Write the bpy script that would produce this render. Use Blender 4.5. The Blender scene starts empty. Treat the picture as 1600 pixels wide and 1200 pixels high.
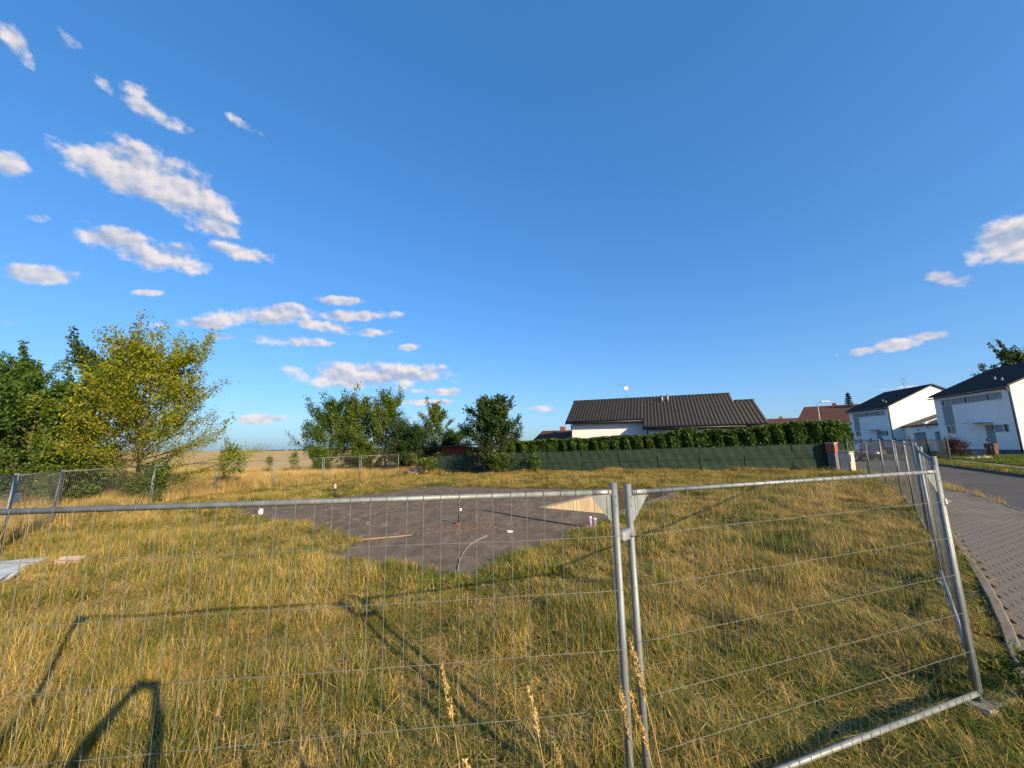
import bpy, bmesh, math, random
import numpy as np
from mathutils import Vector, Matrix
from mathutils.geometry import tessellate_polygon
R = math.radians
random.seed(5); RNG = np.random.default_rng(5)
SC = bpy.context.scene; COL = SC.collection

# ------------------------------------------------------------------ camera
cam = bpy.data.cameras.new('camera'); cam_o = bpy.data.objects.new('camera', cam); COL.objects.link(cam_o)
cam.sensor_width = 36; cam.lens = 13.5; cam.clip_start = 0.02; cam.clip_end = 9000
cam_o.matrix_world = Matrix.Translation((0, 0, 2.25)) @ Matrix.Rotation(R(99.35), 4, 'X') @ Matrix.Rotation(R(-0.6), 4, 'Z')
SC.camera = cam_o
SC.render.resolution_x = 1024; SC.render.resolution_y = 768
SC.view_settings.view_transform = 'Standard'; SC.view_settings.look = 'None'
SC.cycles.max_bounces = 5; SC.cycles.diffuse_bounces = 3; SC.cycles.glossy_bounces = 2; SC.cycles.transmission_bounces = 3
SC.view_settings.exposure = 0.92; SC.view_settings.gamma = 1

# ------------------------------------------------------------------ sun
SUN_DIR = Vector((0.95, -1.11, 0.592)).normalized()
sun = bpy.data.lights.new('sun', 'SUN'); sun.energy = 5.0; sun.angle = R(0.5); sun.color = (1, 0.79, 0.50)
sun_o = bpy.data.objects.new('sun', sun); COL.objects.link(sun_o)
sun_o.rotation_euler = SUN_DIR.to_track_quat('Z', 'Y').to_euler()

# ------------------------------------------------------------------ world: sky and clouds
W = bpy.data.worlds.new('World'); SC.world = W; W.use_nodes = True; W.cycles.sampling_method = 'NONE'
def build_world():
    nt = W.node_tree; N = nt.nodes; L = nt.links; N.clear()
    def new(t, **k):
        n = N.new(t)
        for a, b in k.items(): setattr(n, a, b)
        return n
    def math_(op, a, b=None, c=None, clamp=False):
        n = new('ShaderNodeMath', operation=op, use_clamp=clamp)
        for i, v in enumerate((a, b, c)):
            if v is None: continue
            if isinstance(v, (int, float)): n.inputs[i].default_value = v
            else: L.new(v, n.inputs[i])
        return n.outputs[0]
    out = new('ShaderNodeOutputWorld'); bg = new('ShaderNodeBackground')
    sky = new('ShaderNodeTexSky', sky_type='NISHITA', sun_disc=False)
    sky.sun_elevation = R(22.1); sky.sun_rotation = R(139.5); sky.altitude = 200
    sky.air_density = 1.0; sky.dust_density = 1.4; sky.ozone_density = 3.0
    hs = new('ShaderNodeHueSaturation'); hs.inputs['Saturation'].default_value = 1.29; hs.inputs['Value'].default_value = 1.0
    L.new(sky.outputs[0], hs.inputs['Color'])
    gm = new('ShaderNodeGamma'); gm.inputs[1].default_value = 0.62; L.new(hs.outputs[0], gm.inputs[0])
    tint = new('ShaderNodeMix', data_type='RGBA', blend_type='MULTIPLY'); tint.inputs[0].default_value = 1
    tint.inputs[7].default_value = (0.98, 1.40, 1.95, 1)
    L.new(gm.outputs[0], tint.inputs[6])
    tc = new('ShaderNodeTexCoord'); sp = new('ShaderNodeSeparateXYZ'); L.new(tc.outputs['Generated'], sp.inputs[0])
    az = math_('ARCTAN2', sp.outputs[0], sp.outputs[1]); el = math_('ARCSINE', sp.outputs[2])
    az = math_('WRAP', math_('MULTIPLY', az, 180 / math.pi), 68, -68); el = math_('MULTIPLY', el, 180 / math.pi)
    p = new('ShaderNodeCombineXYZ'); L.new(az, p.inputs[0]); L.new(el, p.inputs[1]); p.inputs[2].default_value = 1
    # warp
    def noise(vec, scale, detail=5, rough=0.55, sx=1, sy=1, dx=0, dy=0):
        mp = new('ShaderNodeMapping'); mp.inputs['Scale'].default_value = (sx * scale, sy * scale, 1)
        mp.inputs['Location'].default_value = (dx, dy, 0)
        L.new(vec, mp.inputs[0])
        t = new('ShaderNodeTexNoise', noise_dimensions='2D'); t.inputs['Scale'].default_value = 1; t.inputs['Detail'].default_value = detail
        t.inputs['Roughness'].default_value = rough
        L.new(mp.outputs[0], t.inputs['Vector']); return t.outputs[0], t.outputs[1]
    # (azimuth, elevation, half width, half height, tilt, strength) of each cloud, degrees on the sky dome
    blobs = CLOUDS
    acc = None; vec = p.outputs[0]
    for i, (a, e, w, h, r, s) in enumerate(blobs):
        if i and i % 6 == 0:      # chained so that the shader is evaluated group by group
            cz = new('ShaderNodeCombineXYZ'); L.new(math_('MULTIPLY_ADD', acc, 1e-7, az), cz.inputs[0]); L.new(el, cz.inputs[1]); cz.inputs[2].default_value = 1; vec = cz.outputs[0]
        c_, s_ = math.cos(R(r)), math.sin(R(r)); uv = []
        for (kx, ky, q) in ((c_, s_, w), (-s_, c_, h)):
            dt = new('ShaderNodeVectorMath', operation='DOT_PRODUCT'); L.new(vec, dt.inputs[0])
            dt.inputs[1].default_value = (kx / q, ky / q, -(kx * a + ky * e) / q); uv.append(dt.outputs['Value'])
        l2 = math_('MULTIPLY_ADD', uv[1], uv[1], math_('MULTIPLY', uv[0], uv[0]))
        v = math_('MULTIPLY_ADD', l2, -0.5, s)
        acc = v if acc is None else math_('MAXIMUM', acc, v)
    def density(dx, dy):
        f1, _ = noise(p.outputs[0], 0.34, 6, 0.62, 0.80, 1.12, dx, dy)
        return f1
    n0 = density(0, 0)
    base = math_('MAXIMUM', acc, -1.0)
    dens = math_('ADD', base, math_('MULTIPLY_ADD', n0, 2.5, -1.24))
    alpha = new('ShaderNodeMapRange', interpolation_type='SMOOTHSTEP'); alpha.inputs[1].default_value = -0.02; alpha.inputs[2].default_value = 0.72
    alpha.inputs[4].default_value = 0.93
    L.new(dens, alpha.inputs[0])
    # light on the cloud: density compared with density a little higher up and to the right (towards the sun)
    la, _ = noise(p.outputs[0], 0.34, 3, 0.5, 0.80, 1.12); lb, _ = noise(p.outputs[0], 0.34, 3, 0.5, 0.80, 1.12, 0.08, 0.22)
    lit = math_('MULTIPLY_ADD', math_('SUBTRACT', la, lb), 3.4, math_('MULTIPLY_ADD', n0, 0.5, 0.42))
    thick = math_('MULTIPLY', dens, 0.26)
    lit = math_('SUBTRACT', lit, thick, clamp=True)
    cc = new('ShaderNodeMix', data_type='RGBA'); L.new(lit, cc.inputs[0])
    cc.inputs[6].default_value = (2.1, 2.5, 3.3, 1); cc.inputs[7].default_value = (4.7, 4.3, 4.2, 1)
    mx = new('ShaderNodeMix', data_type='RGBA'); L.new(alpha.outputs[0], mx.inputs[0])
    L.new(tint.outputs[2], mx.inputs[6]); L.new(cc.outputs[2], mx.inputs[7])
    L.new(mx.outputs[2], bg.inputs[0]); bg.inputs[1].default_value = 0.102
    L.new(bg.outputs[0], out.inputs[0])
CLOUDS = [   # azimuth, elevation, half length, half height, tilt (degrees), density; the pattern repeats round the dome every 136 degrees
 (-47.2, 28.6, 4.6, 2.4, 4, 0.82), (-43.0, 28.0, 4.2, 2.1, -8, 0.82), (-40.6, 25.6, 3.8, 1.1, -4, 0.6), (-37.2, 23.6, 3.0, 0.95, 4, 0.72), (-44.4, 21.0, 4.4, 1.35, 8, 0.75), (-48.1, 21.6, 2.76, 0.94, 11, 0.75), (-52.1, 16.5, 2.47, 0.77, 12, 0.7), (-55.7, 25.2, 1.12, 1.01, 58, 0.65),
 (-53.1, 21.5, 0.87, 0.45, 16, 0.46), (-50.9, 22.2, 1.38, 0.48, 10, 0.34), (-46.5, 34.3, 2.64, 0.79, 0, 0.75), (-48.6, 35.5, 1.2, 0.71, 17, 0.46), (-56.9, 34.7, 1.46, 0.68, -45, 0.75), (-53.3, 36.6, 2.4, 0.8, -20, 0.30), (-51.0, 34.8, 1.5, 0.6, -25, 0.28),
 (-48.6, 37.5, 1.53, 0.78, -13, 0.26), (-38.3, 36.8, 2.51, 0.6, -7, 0.28), (-46.3, 25.0, 1.44, 0.57, 11, 0.34), (-45.0, 16.9, 1.15, 0.33, 16, 0.65), (-41.2, 14.4, 3.8, 0.65, 11, 0.7), (-33.1, 16.9, 5.44, 1.02, 13, 0.85), (-23.8, 18.1, 5.05, 0.68, 7, 0.85), (-27.4, 16.4, 4.31, 0.76, -1, 0.75),
 (-25.4, 19.9, 3.3, 0.59, 5, 0.65), (-21.2, 16.1, 3.46, 0.53, 5, 0.5), (-31.0, 13.9, 4.23, 0.65, 4, 0.75), (-38.1, 13.4, 1.55, 0.38, 3, 0.5), (-15.8, 14.4, 2.56, 0.55, 3, 0.34), (-19.6, 10.4, 8.2, 1.55, 2, 0.95), (-21.5, 9.4, 6.0, 1.2, 0, 0.8), (-11.4, 8.2, 3.9, 0.56, 1, 0.65),
 (-12.5, 6.6, 4.4, 0.37, 1, 0.7), (-13.6, 4.6, 3.07, 0.65, 0, 0.26), (-32.4, 3.8, 2.86, 0.56, 2, 0.65), (3.0, 5.7, 3.25, 0.57, -1, 0.5), (-53.6, 11.6, 0.8, 0.29, 15, 0.46), (55.0, 17.6, 2.5, 1.7, -14, 0.85), (50.5, 15.7, 1.6, 0.7, -28, 0.6), (42.9, 10.1, 1.81, 0.42, 1, 0.75),
 (45.9, 10.3, 1.74, 0.54, 0, 0.8), (48.3, 10.7, 1.33, 0.39, -7, 0.8), (44.3, 5.7, 2.98, 0.21, -6, 0.26), (46.2, 5.7, 1.39, 0.33, -7, 0.28)]
build_world()

# ------------------------------------------------------------------ helpers
def gz(x, y=0): return 0.025 * min(max(x, -22.0), 75.0)
def tag(o, label=None, cat=None, group=None, kind=None):
    if label: o['label'] = label
    if cat: o['category'] = cat
    if group: o['group'] = group
    if kind: o['kind'] = kind
    return o
def empty(name, loc=(0, 0, 0), rz=0, label=None, cat=None, group=None):
    o = bpy.data.objects.new(name, None); COL.objects.link(o); o.empty_display_size = .2
    o.location = loc; o.rotation_euler = (0, 0, rz); return tag(o, label, cat, group)
def link(name, me, parent=None, loc=None):
    o = bpy.data.objects.new(name, me); COL.objects.link(o)
    if parent: o.parent = parent
    if loc is not None: o.location = loc
    return o
def copy_tree(o, parent=None):
    c = o.copy(); COL.objects.link(c); c.parent = parent
    for ch in o.children: copy_tree(ch, c)
    return c
class MB:
    def __init__(s): s.v = []; s.f = []; s.sm = []
    def add(s, vs, fs, smooth=False):
        n = len(s.v); s.v += [tuple(v) for v in vs]; s.f += [tuple(i + n for i in f) for f in fs]; s.sm += [smooth] * len(fs); return s
    def box(s, x0, x1, y0, y1, z0, z1, M=None):
        vs = [Vector((x, y, z)) for z in (z0, z1) for y in (y0, y1) for x in (x0, x1)]
        if M is not None: vs = [M @ v for v in vs]
        return s.add(vs, [(0, 2, 3, 1), (4, 5, 7, 6), (0, 1, 5, 4), (2, 6, 7, 3), (0, 4, 6, 2), (1, 3, 7, 5)])
    def bbox(s, x0, x1, y0, y1, z0, z1, b=.01, M=None):   # box with chamfered edges
        bm = bmesh.new(); bmesh.ops.create_cube(bm, size=1)
        bmesh.ops.scale(bm, vec=(x1 - x0, y1 - y0, z1 - z0), verts=bm.verts)
        bmesh.ops.translate(bm, vec=((x0 + x1) / 2, (y0 + y1) / 2, (z0 + z1) / 2), verts=bm.verts)
        bmesh.ops.bevel(bm, geom=bm.edges[:] , offset=b, segments=1, affect='EDGES')
        if M is not None: bm.transform(M)
        bm.verts.ensure_lookup_table(); bm.verts.index_update()
        s.add([v.co.copy() for v in bm.verts], [[v.index for v in f.verts] for f in bm.faces]); bm.free(); return s
    def tube(s, pts, r, n=8, caps=True, smooth=True):
        pts = [Vector(p) for p in pts]; m = len(pts)
        rs = list(r) if hasattr(r, '__len__') else [r] * m
        base = len(s.v); prev = None
        for i, p in enumerate(pts):
            d = (pts[min(i + 1, m - 1)] - pts[max(i - 1, 0)])
            d = d.normalized() if d.length > 1e-9 else Vector((0, 0, 1))
            if prev is None:
                a = d.cross(Vector((0, 0, 1)) if abs(d.z) < .9 else Vector((1, 0, 0))).normalized()
            else: a = (prev - d * prev.dot(d)).normalized()
            prev = a; b = d.cross(a)
            for k in range(n):
                t = 2 * math.pi * k / n; s.v.append(tuple(p + (a * math.cos(t) + b * math.sin(t)) * rs[i]))
        for i in range(m - 1):
            for k in range(n):
                k2 = (k + 1) % n
                s.f.append((base + i * n + k, base + i * n + k2, base + (i + 1) * n + k2, base + (i + 1) * n + k)); s.sm.append(smooth)
        if caps:
            s.f.append(tuple(base + k for k in reversed(range(n)))); s.sm.append(False)
            s.f.append(tuple(base + (m - 1) * n + k for k in range(n))); s.sm.append(False)
        return s
    def prism(s, poly, z0, z1, M=None):
        n = len(poly); vs = [Vector((p[0], p[1], z0)) for p in poly] + [Vector((p[0], p[1], z1)) for p in poly]
        if M is not None: vs = [M @ v for v in vs]
        tri = tessellate_polygon([[Vector((p[0], p[1], 0)) for p in poly]])
        area = sum(poly[i][0] * poly[(i + 1) % n][1] - poly[(i + 1) % n][0] * poly[i][1] for i in range(n))
        fs = []
        for t in tri:
            a, b, c = [Vector((poly[i][0], poly[i][1])) for i in t]
            cr = (b - a).cross(c - a) if hasattr((b - a), 'cross') else 0
            t = tuple(t) if cr > 0 else tuple(reversed(t))
            fs.append(tuple(i + n for i in t)); fs.append(tuple(reversed(t)))
        for i in range(n):
            j = (i + 1) % n
            fs.append((i, j, j + n, i + n) if area > 0 else (j, i, i + n, j + n))
        return s.add(vs, fs)
    def mesh(s, name, mat):
        me = bpy.data.meshes.new(name); me.from_pydata(s.v, [], s.f); me.materials.append(mat)
        me.polygons.foreach_set('use_smooth', s.sm); me.update(); return me
    def build(s, name, mat, parent=None, loc=None): return link(name, s.mesh(name, mat), parent, loc)

# ------------------------------------------------------------------ materials
def mat(name, color, rough=.8, color2=None, scale=3.0, detail=6, metal=0, bump=0, bump_scale=40, spec=.3, coord='Object', stretch=(1, 1, 1), lo=.35, hi=.65, color3=None, scale3=1.0, lo3=.5, hi3=.7):
    m = bpy.data.materials.new(name); m.use_nodes = True; nt = m.node_tree; N = nt.nodes; L = nt.links
    b = N['Principled BSDF']; b.inputs['Roughness'].default_value = rough; b.inputs['Metallic'].default_value = metal
    b.inputs['Specular IOR Level'].default_value = spec
    b.inputs['Base Color'].default_value = (*color, 1)
    tc = N.new('ShaderNodeTexCoord'); mp = N.new('ShaderNodeMapping'); mp.inputs['Scale'].default_value = stretch
    L.new(tc.outputs[coord], mp.inputs[0])
    def nz(sc, lo, hi, det=detail):
        t = N.new('ShaderNodeTexNoise'); t.inputs['Scale'].default_value = sc; t.inputs['Detail'].default_value = det; t.inputs['Roughness'].default_value = .62
        L.new(mp.outputs[0], t.inputs['Vector'])
        r = N.new('ShaderNodeMapRange'); r.inputs[1].default_value = lo; r.inputs[2].default_value = hi; L.new(t.outputs[0], r.inputs[0]); return r.outputs[0]
    cur = None
    if color2:
        mx = N.new('ShaderNodeMix'); mx.data_type = 'RGBA'; mx.inputs[6].default_value = (*color, 1); mx.inputs[7].default_value = (*color2, 1)
        L.new(nz(scale, lo, hi), mx.inputs[0]); cur = mx.outputs[2]
    if color3:
        m3 = N.new('ShaderNodeMix'); m3.data_type = 'RGBA'; m3.inputs[7].default_value = (*color3, 1)
        if cur: L.new(cur, m3.inputs[6])
        else: m3.inputs[6].default_value = (*color, 1)
        L.new(nz(scale3, lo3, hi3), m3.inputs[0]); cur = m3.outputs[2]
    if cur: L.new(cur, b.inputs['Base Color'])
    if bump:
        t = N.new('ShaderNodeTexNoise'); t.inputs['Scale'].default_value = bump_scale; t.inputs['Detail'].default_value = 6
        L.new(mp.outputs[0], t.inputs['Vector'])
        bp = N.new('ShaderNodeBump'); bp.inputs['Strength'].default_value = bump; bp.inputs['Distance'].default_value = .02
        L.new(t.outputs[0], bp.inputs['Height']); L.new(bp.outputs[0], b.inputs['Normal'])
    return m
def leaf_mat(name, stops, transl=.35, rough=.55, pos_mix=None, inst=False, pos_scale=.35, spec=.25):
    """leaf colour from a per-leaf random value (and for scattered tufts a per-tuft one and a patch noise over the ground)"""
    m = bpy.data.materials.new(name); m.use_nodes = True; nt = m.node_tree; N = nt.nodes; L = nt.links
    b = N['Principled BSDF']; out = N['Material Output']; b.inputs['Roughness'].default_value = rough; b.inputs['Specular IOR Level'].default_value = spec
    at = N.new('ShaderNodeAttribute'); at.attribute_name = 'rnd'
    rp = N.new('ShaderNodeValToRGB'); e = rp.color_ramp.elements
    while len(e) < len(stops): e.new(.5)
    for i, (p, c) in enumerate(stops): e[i].position = p; e[i].color = (*c, 1)
    fac = at.outputs['Fac']
    def mth(op, a, bb):
        n = N.new('ShaderNodeMath'); n.operation = op
        for i, v in enumerate((a, bb)):
            if isinstance(v, (int, float)): n.inputs[i].default_value = v
            else: L.new(v, n.inputs[i])
        return n.outputs[0]
    g = N.new('ShaderNodeNewGeometry')
    t = N.new('ShaderNodeTexNoise'); t.inputs['Scale'].default_value = pos_scale; t.inputs['Detail'].default_value = 4; t.inputs['Roughness'].default_value = .6
    L.new(g.outputs['Position'], t.inputs['Vector'])
    if inst:
        oi = N.new('ShaderNodeObjectInfo')
        fac = mth('ADD', mth('MULTIPLY', fac, .62), mth('MULTIPLY', mth('SUBTRACT', oi.outputs['Random'], .5), .34))
        fac = mth('ADD', fac, mth('MULTIPLY', mth('SUBTRACT', t.outputs[0], .445), 1.7))
    elif pos_mix: fac = mth('ADD', mth('MULTIPLY', fac, 1 - pos_mix), mth('MULTIPLY', mth('SUBTRACT', t.outputs[0], .25), 2 * pos_mix))
    L.new(fac, rp.inputs[0]); L.new(rp.outputs[0], b.inputs['Base Color'])
    tr = N.new('ShaderNodeBsdfTranslucent'); L.new(rp.outputs[0], tr.inputs[0])
    mx = N.new('ShaderNodeMixShader'); mx.inputs[0].default_value = transl
    L.new(b.outputs[0], mx.inputs[1]); L.new(tr.outputs[0], mx.inputs[2]); L.new(mx.outputs[0], out.inputs[0])
    return m
M = {}
M['soil'] = mat('soil', (.13, .088, .040), 1, (.06, .042, .02), 1.3, bump=.6, bump_scale=14, coord='Generated' if 0 else 'Object', color3=(.17, .13, .055), scale3=.5)
M['wheat'] = mat('wheat', (.48, .32, .12), 1, (.38, .25, .09), .05, bump=.3, bump_scale=3, color3=(.40, .28, .11), scale3=.01, stretch=(1, .25, 1))
M['slab'] = mat('slab', (.112, .088, .066), .95, (.165, .130, .096), 1.7, bump=.6, bump_scale=22, color3=(.29, .225, .16), scale3=4.5, lo3=.54, hi3=.80, spec=.12, stretch=(1, .6, 1), lo=.38, hi=.62)
M['ramp'] = mat('ramp', (.15, .125, .098), .95, (.27, .22, .16), 2.6, bump=.8, bump_scale=30)
M['concrete_wall'] = mat('concrete_wall', (.36, .30, .205), .95, (.24, .19, .125), 1.6, bump=.5, bump_scale=12, stretch=(1, 1, .3), color3=(.11, .085, .06), scale3=3.5, lo3=.55, hi3=.72)
M['brown_concrete'] = mat('brown_concrete', (.13, .095, .065), .95, (.20, .15, .10), 1.5, bump=.5, bump_scale=12, stretch=(1, 1, .3))
M['asphalt'] = mat('asphalt', (.062, .060, .060), .95, (.09, .086, .082), .35, bump=.7, bump_scale=60, color3=(.13, .125, .118), scale3=2.5, lo3=.55, hi3=.8)
M['paver'] = mat('paver', (.138, .122, .100), .95, (.19, .165, .132), 1.1, bump=.6, bump_scale=50, color3=(.10, .085, .075), scale3=8, lo3=.55, hi3=.75)
M['paver_bed'] = mat('paver_bed', (.05, .042, .032), 1, (.09, .075, .045), 5, bump=.5)
M['kerb'] = mat('kerb', (.19, .165, .135), .95, (.12, .10, .08), 2.2, bump=.5, bump_scale=40)
M['galv'] = mat('galv', (.215, .24, .25), .55, (.155, .175, .185), 14, metal=.35, spec=.5, stretch=(1, 1, .4), lo=.4, hi=.6, bump=.05, bump_scale=120)
M['galv_bright'] = mat('galv_bright', (.36, .38, .385), .45, (.27, .29, .30), 22, metal=.5, spec=.5)
M['wire'] = mat('wire', (.19, .195, .185), .6, (.13, .135, .13), 30, metal=.3)
M['wire_dull'] = mat('wire_dull', (.20, .205, .20), .6, (.12, .125, .12), 30, metal=.3)
M['far_wire'] = mat('far_wire', (.24, .245, .24), .6, metal=.3)
M['rust'] = mat('rust', (.09, .045, .025), .9, (.16, .08, .04), 30)
M['foot'] = mat('foot', (.30, .28, .235), .95, (.21, .19, .155), 6, bump=.6)
M['white_wall'] = mat('white_wall', (.78, .77, .75), .9, (.72, .71, .69), .8, bump=.15, bump_scale=60)
M['plinth'] = mat('plinth', (.10, .10, .105), .9, (.14, .14, .14), 3, bump=.3)
M['grey_panel'] = mat('grey_panel', (.27, .28, .30), .7, (.24, .25, .27), 2)
M['frame'] = mat('frame', (.72, .72, .72), .5)
M['dark_frame'] = mat('dark_frame', (.07, .075, .08), .5)
M['roof_tile'] = mat('roof_tile', (.011, .011, .012), .6, (.017, .0165, .017), 1.6, spec=.4, color3=(.03, .028, .027), scale3=4, lo3=.6, hi3=.8)
M['slate'] = mat('slate', (.016, .016, .018), .6, (.024, .024, .026), 1.2, bump=.2, bump_scale=30)
M['red_tile'] = mat('red_tile', (.082, .036, .028), .8, (.06, .028, .023), 1.5, bump=.3, bump_scale=10)
M['gutter'] = mat('gutter', (.035, .03, .03), .45)
M['screen'] = mat('screen', (.016, .032, .021), .85, (.024, .043, .028), 1.5, bump=.25, bump_scale=5, stretch=(1, 1, 3))
M['green_post'] = mat('green_post', (.012, .035, .026), .5)
M['dark_metal'] = mat('dark_metal', (.02, .02, .022), .5, (.03, .03, .03), 5)
M['bark'] = mat('bark', (.13, .095, .06), .95, (.075, .055, .035), 9, bump=.8, bump_scale=25, stretch=(1, 1, .3))
M['red_wood'] = mat('red_wood', (.28, .075, .035), .75, (.20, .05, .025), 3, stretch=(1, 1, 8))
M['brick_red'] = mat('brick_red', (.30, .085, .05), .9, (.20, .06, .04), 6)
M['mortar'] = mat('mortar', (.36, .33, .29), 1, (.28, .26, .22), 9)
M['brick_white'] = mat('brick_white', (.62, .54, .44), .9, (.50, .43, .34), 5)
M['mailbox'] = mat('mailbox', (.62, .64, .66), .45)
M['white_plastic'] = mat('white_plastic', (.72, .70, .66), .55, (.60, .57, .52), 12)
M['purple'] = mat('purple', (.27, .17, .42), .6, (.36, .25, .48), 20)
M['pink'] = mat('pink', (.55, .36, .36), .6, (.46, .30, .31), 20)
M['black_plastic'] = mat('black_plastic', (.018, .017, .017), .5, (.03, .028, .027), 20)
M['board'] = mat('board', (.42, .47, .49), .7, (.33, .37, .39), 3, bump=.2, bump_scale=20, color3=(.36, .36, .30), scale3=5, lo3=.6, hi3=.75)
M['brick_pale'] = mat('brick_pale', (.58, .44, .36), .9, (.45, .33, .27), 14, bump=.5)
M['wood'] = mat('wood', (.26, .19, .10), .85, (.36, .25, .11), 6, stretch=(8, 1, 1))
M['sign'] = mat('sign', (.80, .76, .74), .6)
M['sign_red'] = mat('sign_red', (.55, .22, .18), .6)
M['brown_plastic'] = mat('brown_plastic', (.135, .062, .035), .55, (.11, .05, .03), 4)
M['car_paint'] = mat('car_paint', (.025, .035, .05), .25, spec=.6)
M['tyre'] = mat('tyre', (.018, .018, .018), .9)
M['lamp_pole'] = mat('lamp_pole', (.42, .43, .43), .5, (.34, .35, .35), 8, metal=.4)
M['crumb'] = mat('crumb', (.17, .11, .075), .95, (.10, .07, .055), 6)
M['stone'] = mat('stone', (.42, .36, .27), .95, (.28, .24, .18), 3, bump=.4)
M['path'] = mat('path', (.33, .29, .245), .95, (.27, .235, .20), 1.5, bump=.3)
M['lawn'] = mat('lawn', (.075, .125, .022), 1, (.055, .095, .02), 2.5, bump=.6, bump_scale=50)
M['verge'] = mat('verge', (.125, .135, .035), 1, (.17, .15, .05), 1.2, bump=.6, bump_scale=40)
M['skin'] = mat('skin', (.52, .33, .24), .5, (.47, .28, .2), 20)
M['cloth'] = mat('cloth', (.06, .08, .13), .9, (.05, .065, .11), 8)
def glass_mat():
    m = bpy.data.materials.new('glass'); m.use_nodes = True; b = m.node_tree.nodes['Principled BSDF']
    b.inputs['Base Color'].default_value = (.03, .038, .045, 1); b.inputs['Roughness'].default_value = .06; b.inputs['Specular IOR Level'].default_value = .9
    return m
M['glass'] = glass_mat()
M['curtain'] = mat('curtain', (.30, .31, .32), .4, (.20, .21, .22), 6)
# foliage
M['leaf_yellow'] = leaf_mat('leaf_yellow', [(0, (.06, .10, .010)), (.35, (.15, .195, .012)), (.7, (.30, .30, .014)), (1, (.46, .38, .014))], .45, pos_mix=.35)
M['leaf_green'] = leaf_mat('leaf_green', [(0, (.036, .072, .014)), (.5, (.070, .128, .020)), (1, (.125, .185, .028))], .35, pos_mix=.3)
M['leaf_bluegreen'] = leaf_mat('leaf_bluegreen', [(0, (.030, .060, .022)), (.5, (.052, .092, .030)), (1, (.09, .13, .04))], .33, pos_mix=.3)
M['leaf_olive'] = leaf_mat('leaf_olive', [(0, (.045, .085, .014)), (.5, (.098, .155, .02)), (1, (.17, .215, .03))], .38, pos_mix=.35)
M['leaf_bright'] = leaf_mat('leaf_bright', [(0, (.05, .095, .012)), (.5, (.085, .15, .018)), (1, (.15, .20, .025))], .42, pos_mix=.3)
M['leaf_dark'] = leaf_mat('leaf_dark', [(0, (.022, .044, .014)), (.5, (.038, .070, .018)), (1, (.07, .105, .026))], .28, pos_mix=.3)
M['leaf_thuja'] = leaf_mat('leaf_thuja', [(0, (.024, .05, .010)), (.5, (.050, .098, .014)), (1, (.095, .155, .02))], .3, pos_mix=.25, pos_scale=.8)
M['leaf_conifer'] = leaf_mat('leaf_conifer', [(0, (.016, .034, .022)), (1, (.035, .06, .036))], .2)
M['leaf_red'] = leaf_mat('leaf_red', [(0, (.030, .016, .012)), (1, (.065, .030, .020))], .25)
M['grass'] = leaf_mat('grass', [(0, (.050, .082, .012)), (.2, (.115, .145, .02)), (.38, (.23, .20, .034)), (.55, (.385, .275, .068)), (.75, (.50, .35, .108)), (1, (.62, .465, .185))], .2, .6, inst=True, pos_scale=.42)
M['grass_green'] = leaf_mat('grass_green', [(0, (.05, .09, .012)), (.5, (.115, .165, .016)), (1, (.24, .24, .03))], .28, .55, inst=True, pos_scale=.8)
M['straw'] = leaf_mat('straw', [(0, (.33, .22, .065)), (.5, (.49, .34, .115)), (1, (.65, .485, .205))], .18, .6, inst=True, pos_scale=.8)
M['seed'] = mat('seed', (.50, .345, .15), .9, (.40, .26, .10), 60)

# ------------------------------------------------------------------ ground, slab, road
def in_poly(px, py, poly):
    r = np.zeros(px.shape, bool); n = len(poly)
    for i in range(n):
        x1, y1 = poly[i]; x2, y2 = poly[(i + 1) % n]
        if y1 == y2: continue
        r ^= ((y1 > py) != (y2 > py)) & (px < (x2 - x1) * (py - y1) / (y2 - y1) + x1)
    return r
def dist_poly(px, py, poly, closed=True):
    d = np.full(px.shape, 1e9); n = len(poly)
    for i in range(n if closed else n - 1):
        x1, y1 = poly[i]; x2, y2 = poly[(i + 1) % n]; L2 = (x2 - x1) ** 2 + (y2 - y1) ** 2
        t = np.clip(((px - x1) * (x2 - x1) + (py - y1) * (y2 - y1)) / L2, 0, 1)
        d = np.minimum(d, np.hypot(px - x1 - t * (x2 - x1), py - y1 - t * (y2 - y1)))
    return d
SLAB_HULL = [(-12.3, 16.8), (-4.45, 24.6), (-.06, 21.5), (7.75, 18.1), (7.3, 16.7), (3.35, 12.2), (-.8, 7.05), (-2.2, 7.75), (-4.3, 8.8), (-3.9, 10.2), (-7.6, 13.2)]
RA, RT, RF, RS = (.89, 14.58), (4.81, 19.15), (7.0, 17.25), (3.07, 12.67)     # the ramp: near-left, far-left, far-right, near-right
KERB = [(2.6, 2.05), (3.7, 3.0), (4.65, 3.91), (5.6, 4.77), (6.69, 5.83), (8.2, 7.39), (9.53, 8.8), (12.6, 12.2), (15.6, 15.3), (17.6, 17.3)]
PAVE = KERB + [(17.5, 16.2), (16.23, 13.86), (14.02, 11.0), (11.2, 6.5), (8.5, 2.2), (6.5, -1.5), (0.5, -1.5)]
ROAD_L = [(6.5, -1.5), (8.5, 2.2), (11.2, 6.5), (14.02, 11.0), (16.23, 13.86), (17.5, 16.2), (20.9, 22.2), (26, 31), (31, 40), (36, 52), (40, 66)]
ROAD_R = [(13.5, 0), (18.5, 9), (24.34, 18.81), (29.23, 26.83), (34.2, 35.6), (39.3, 46), (43, 57), (46, 70)]

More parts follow.
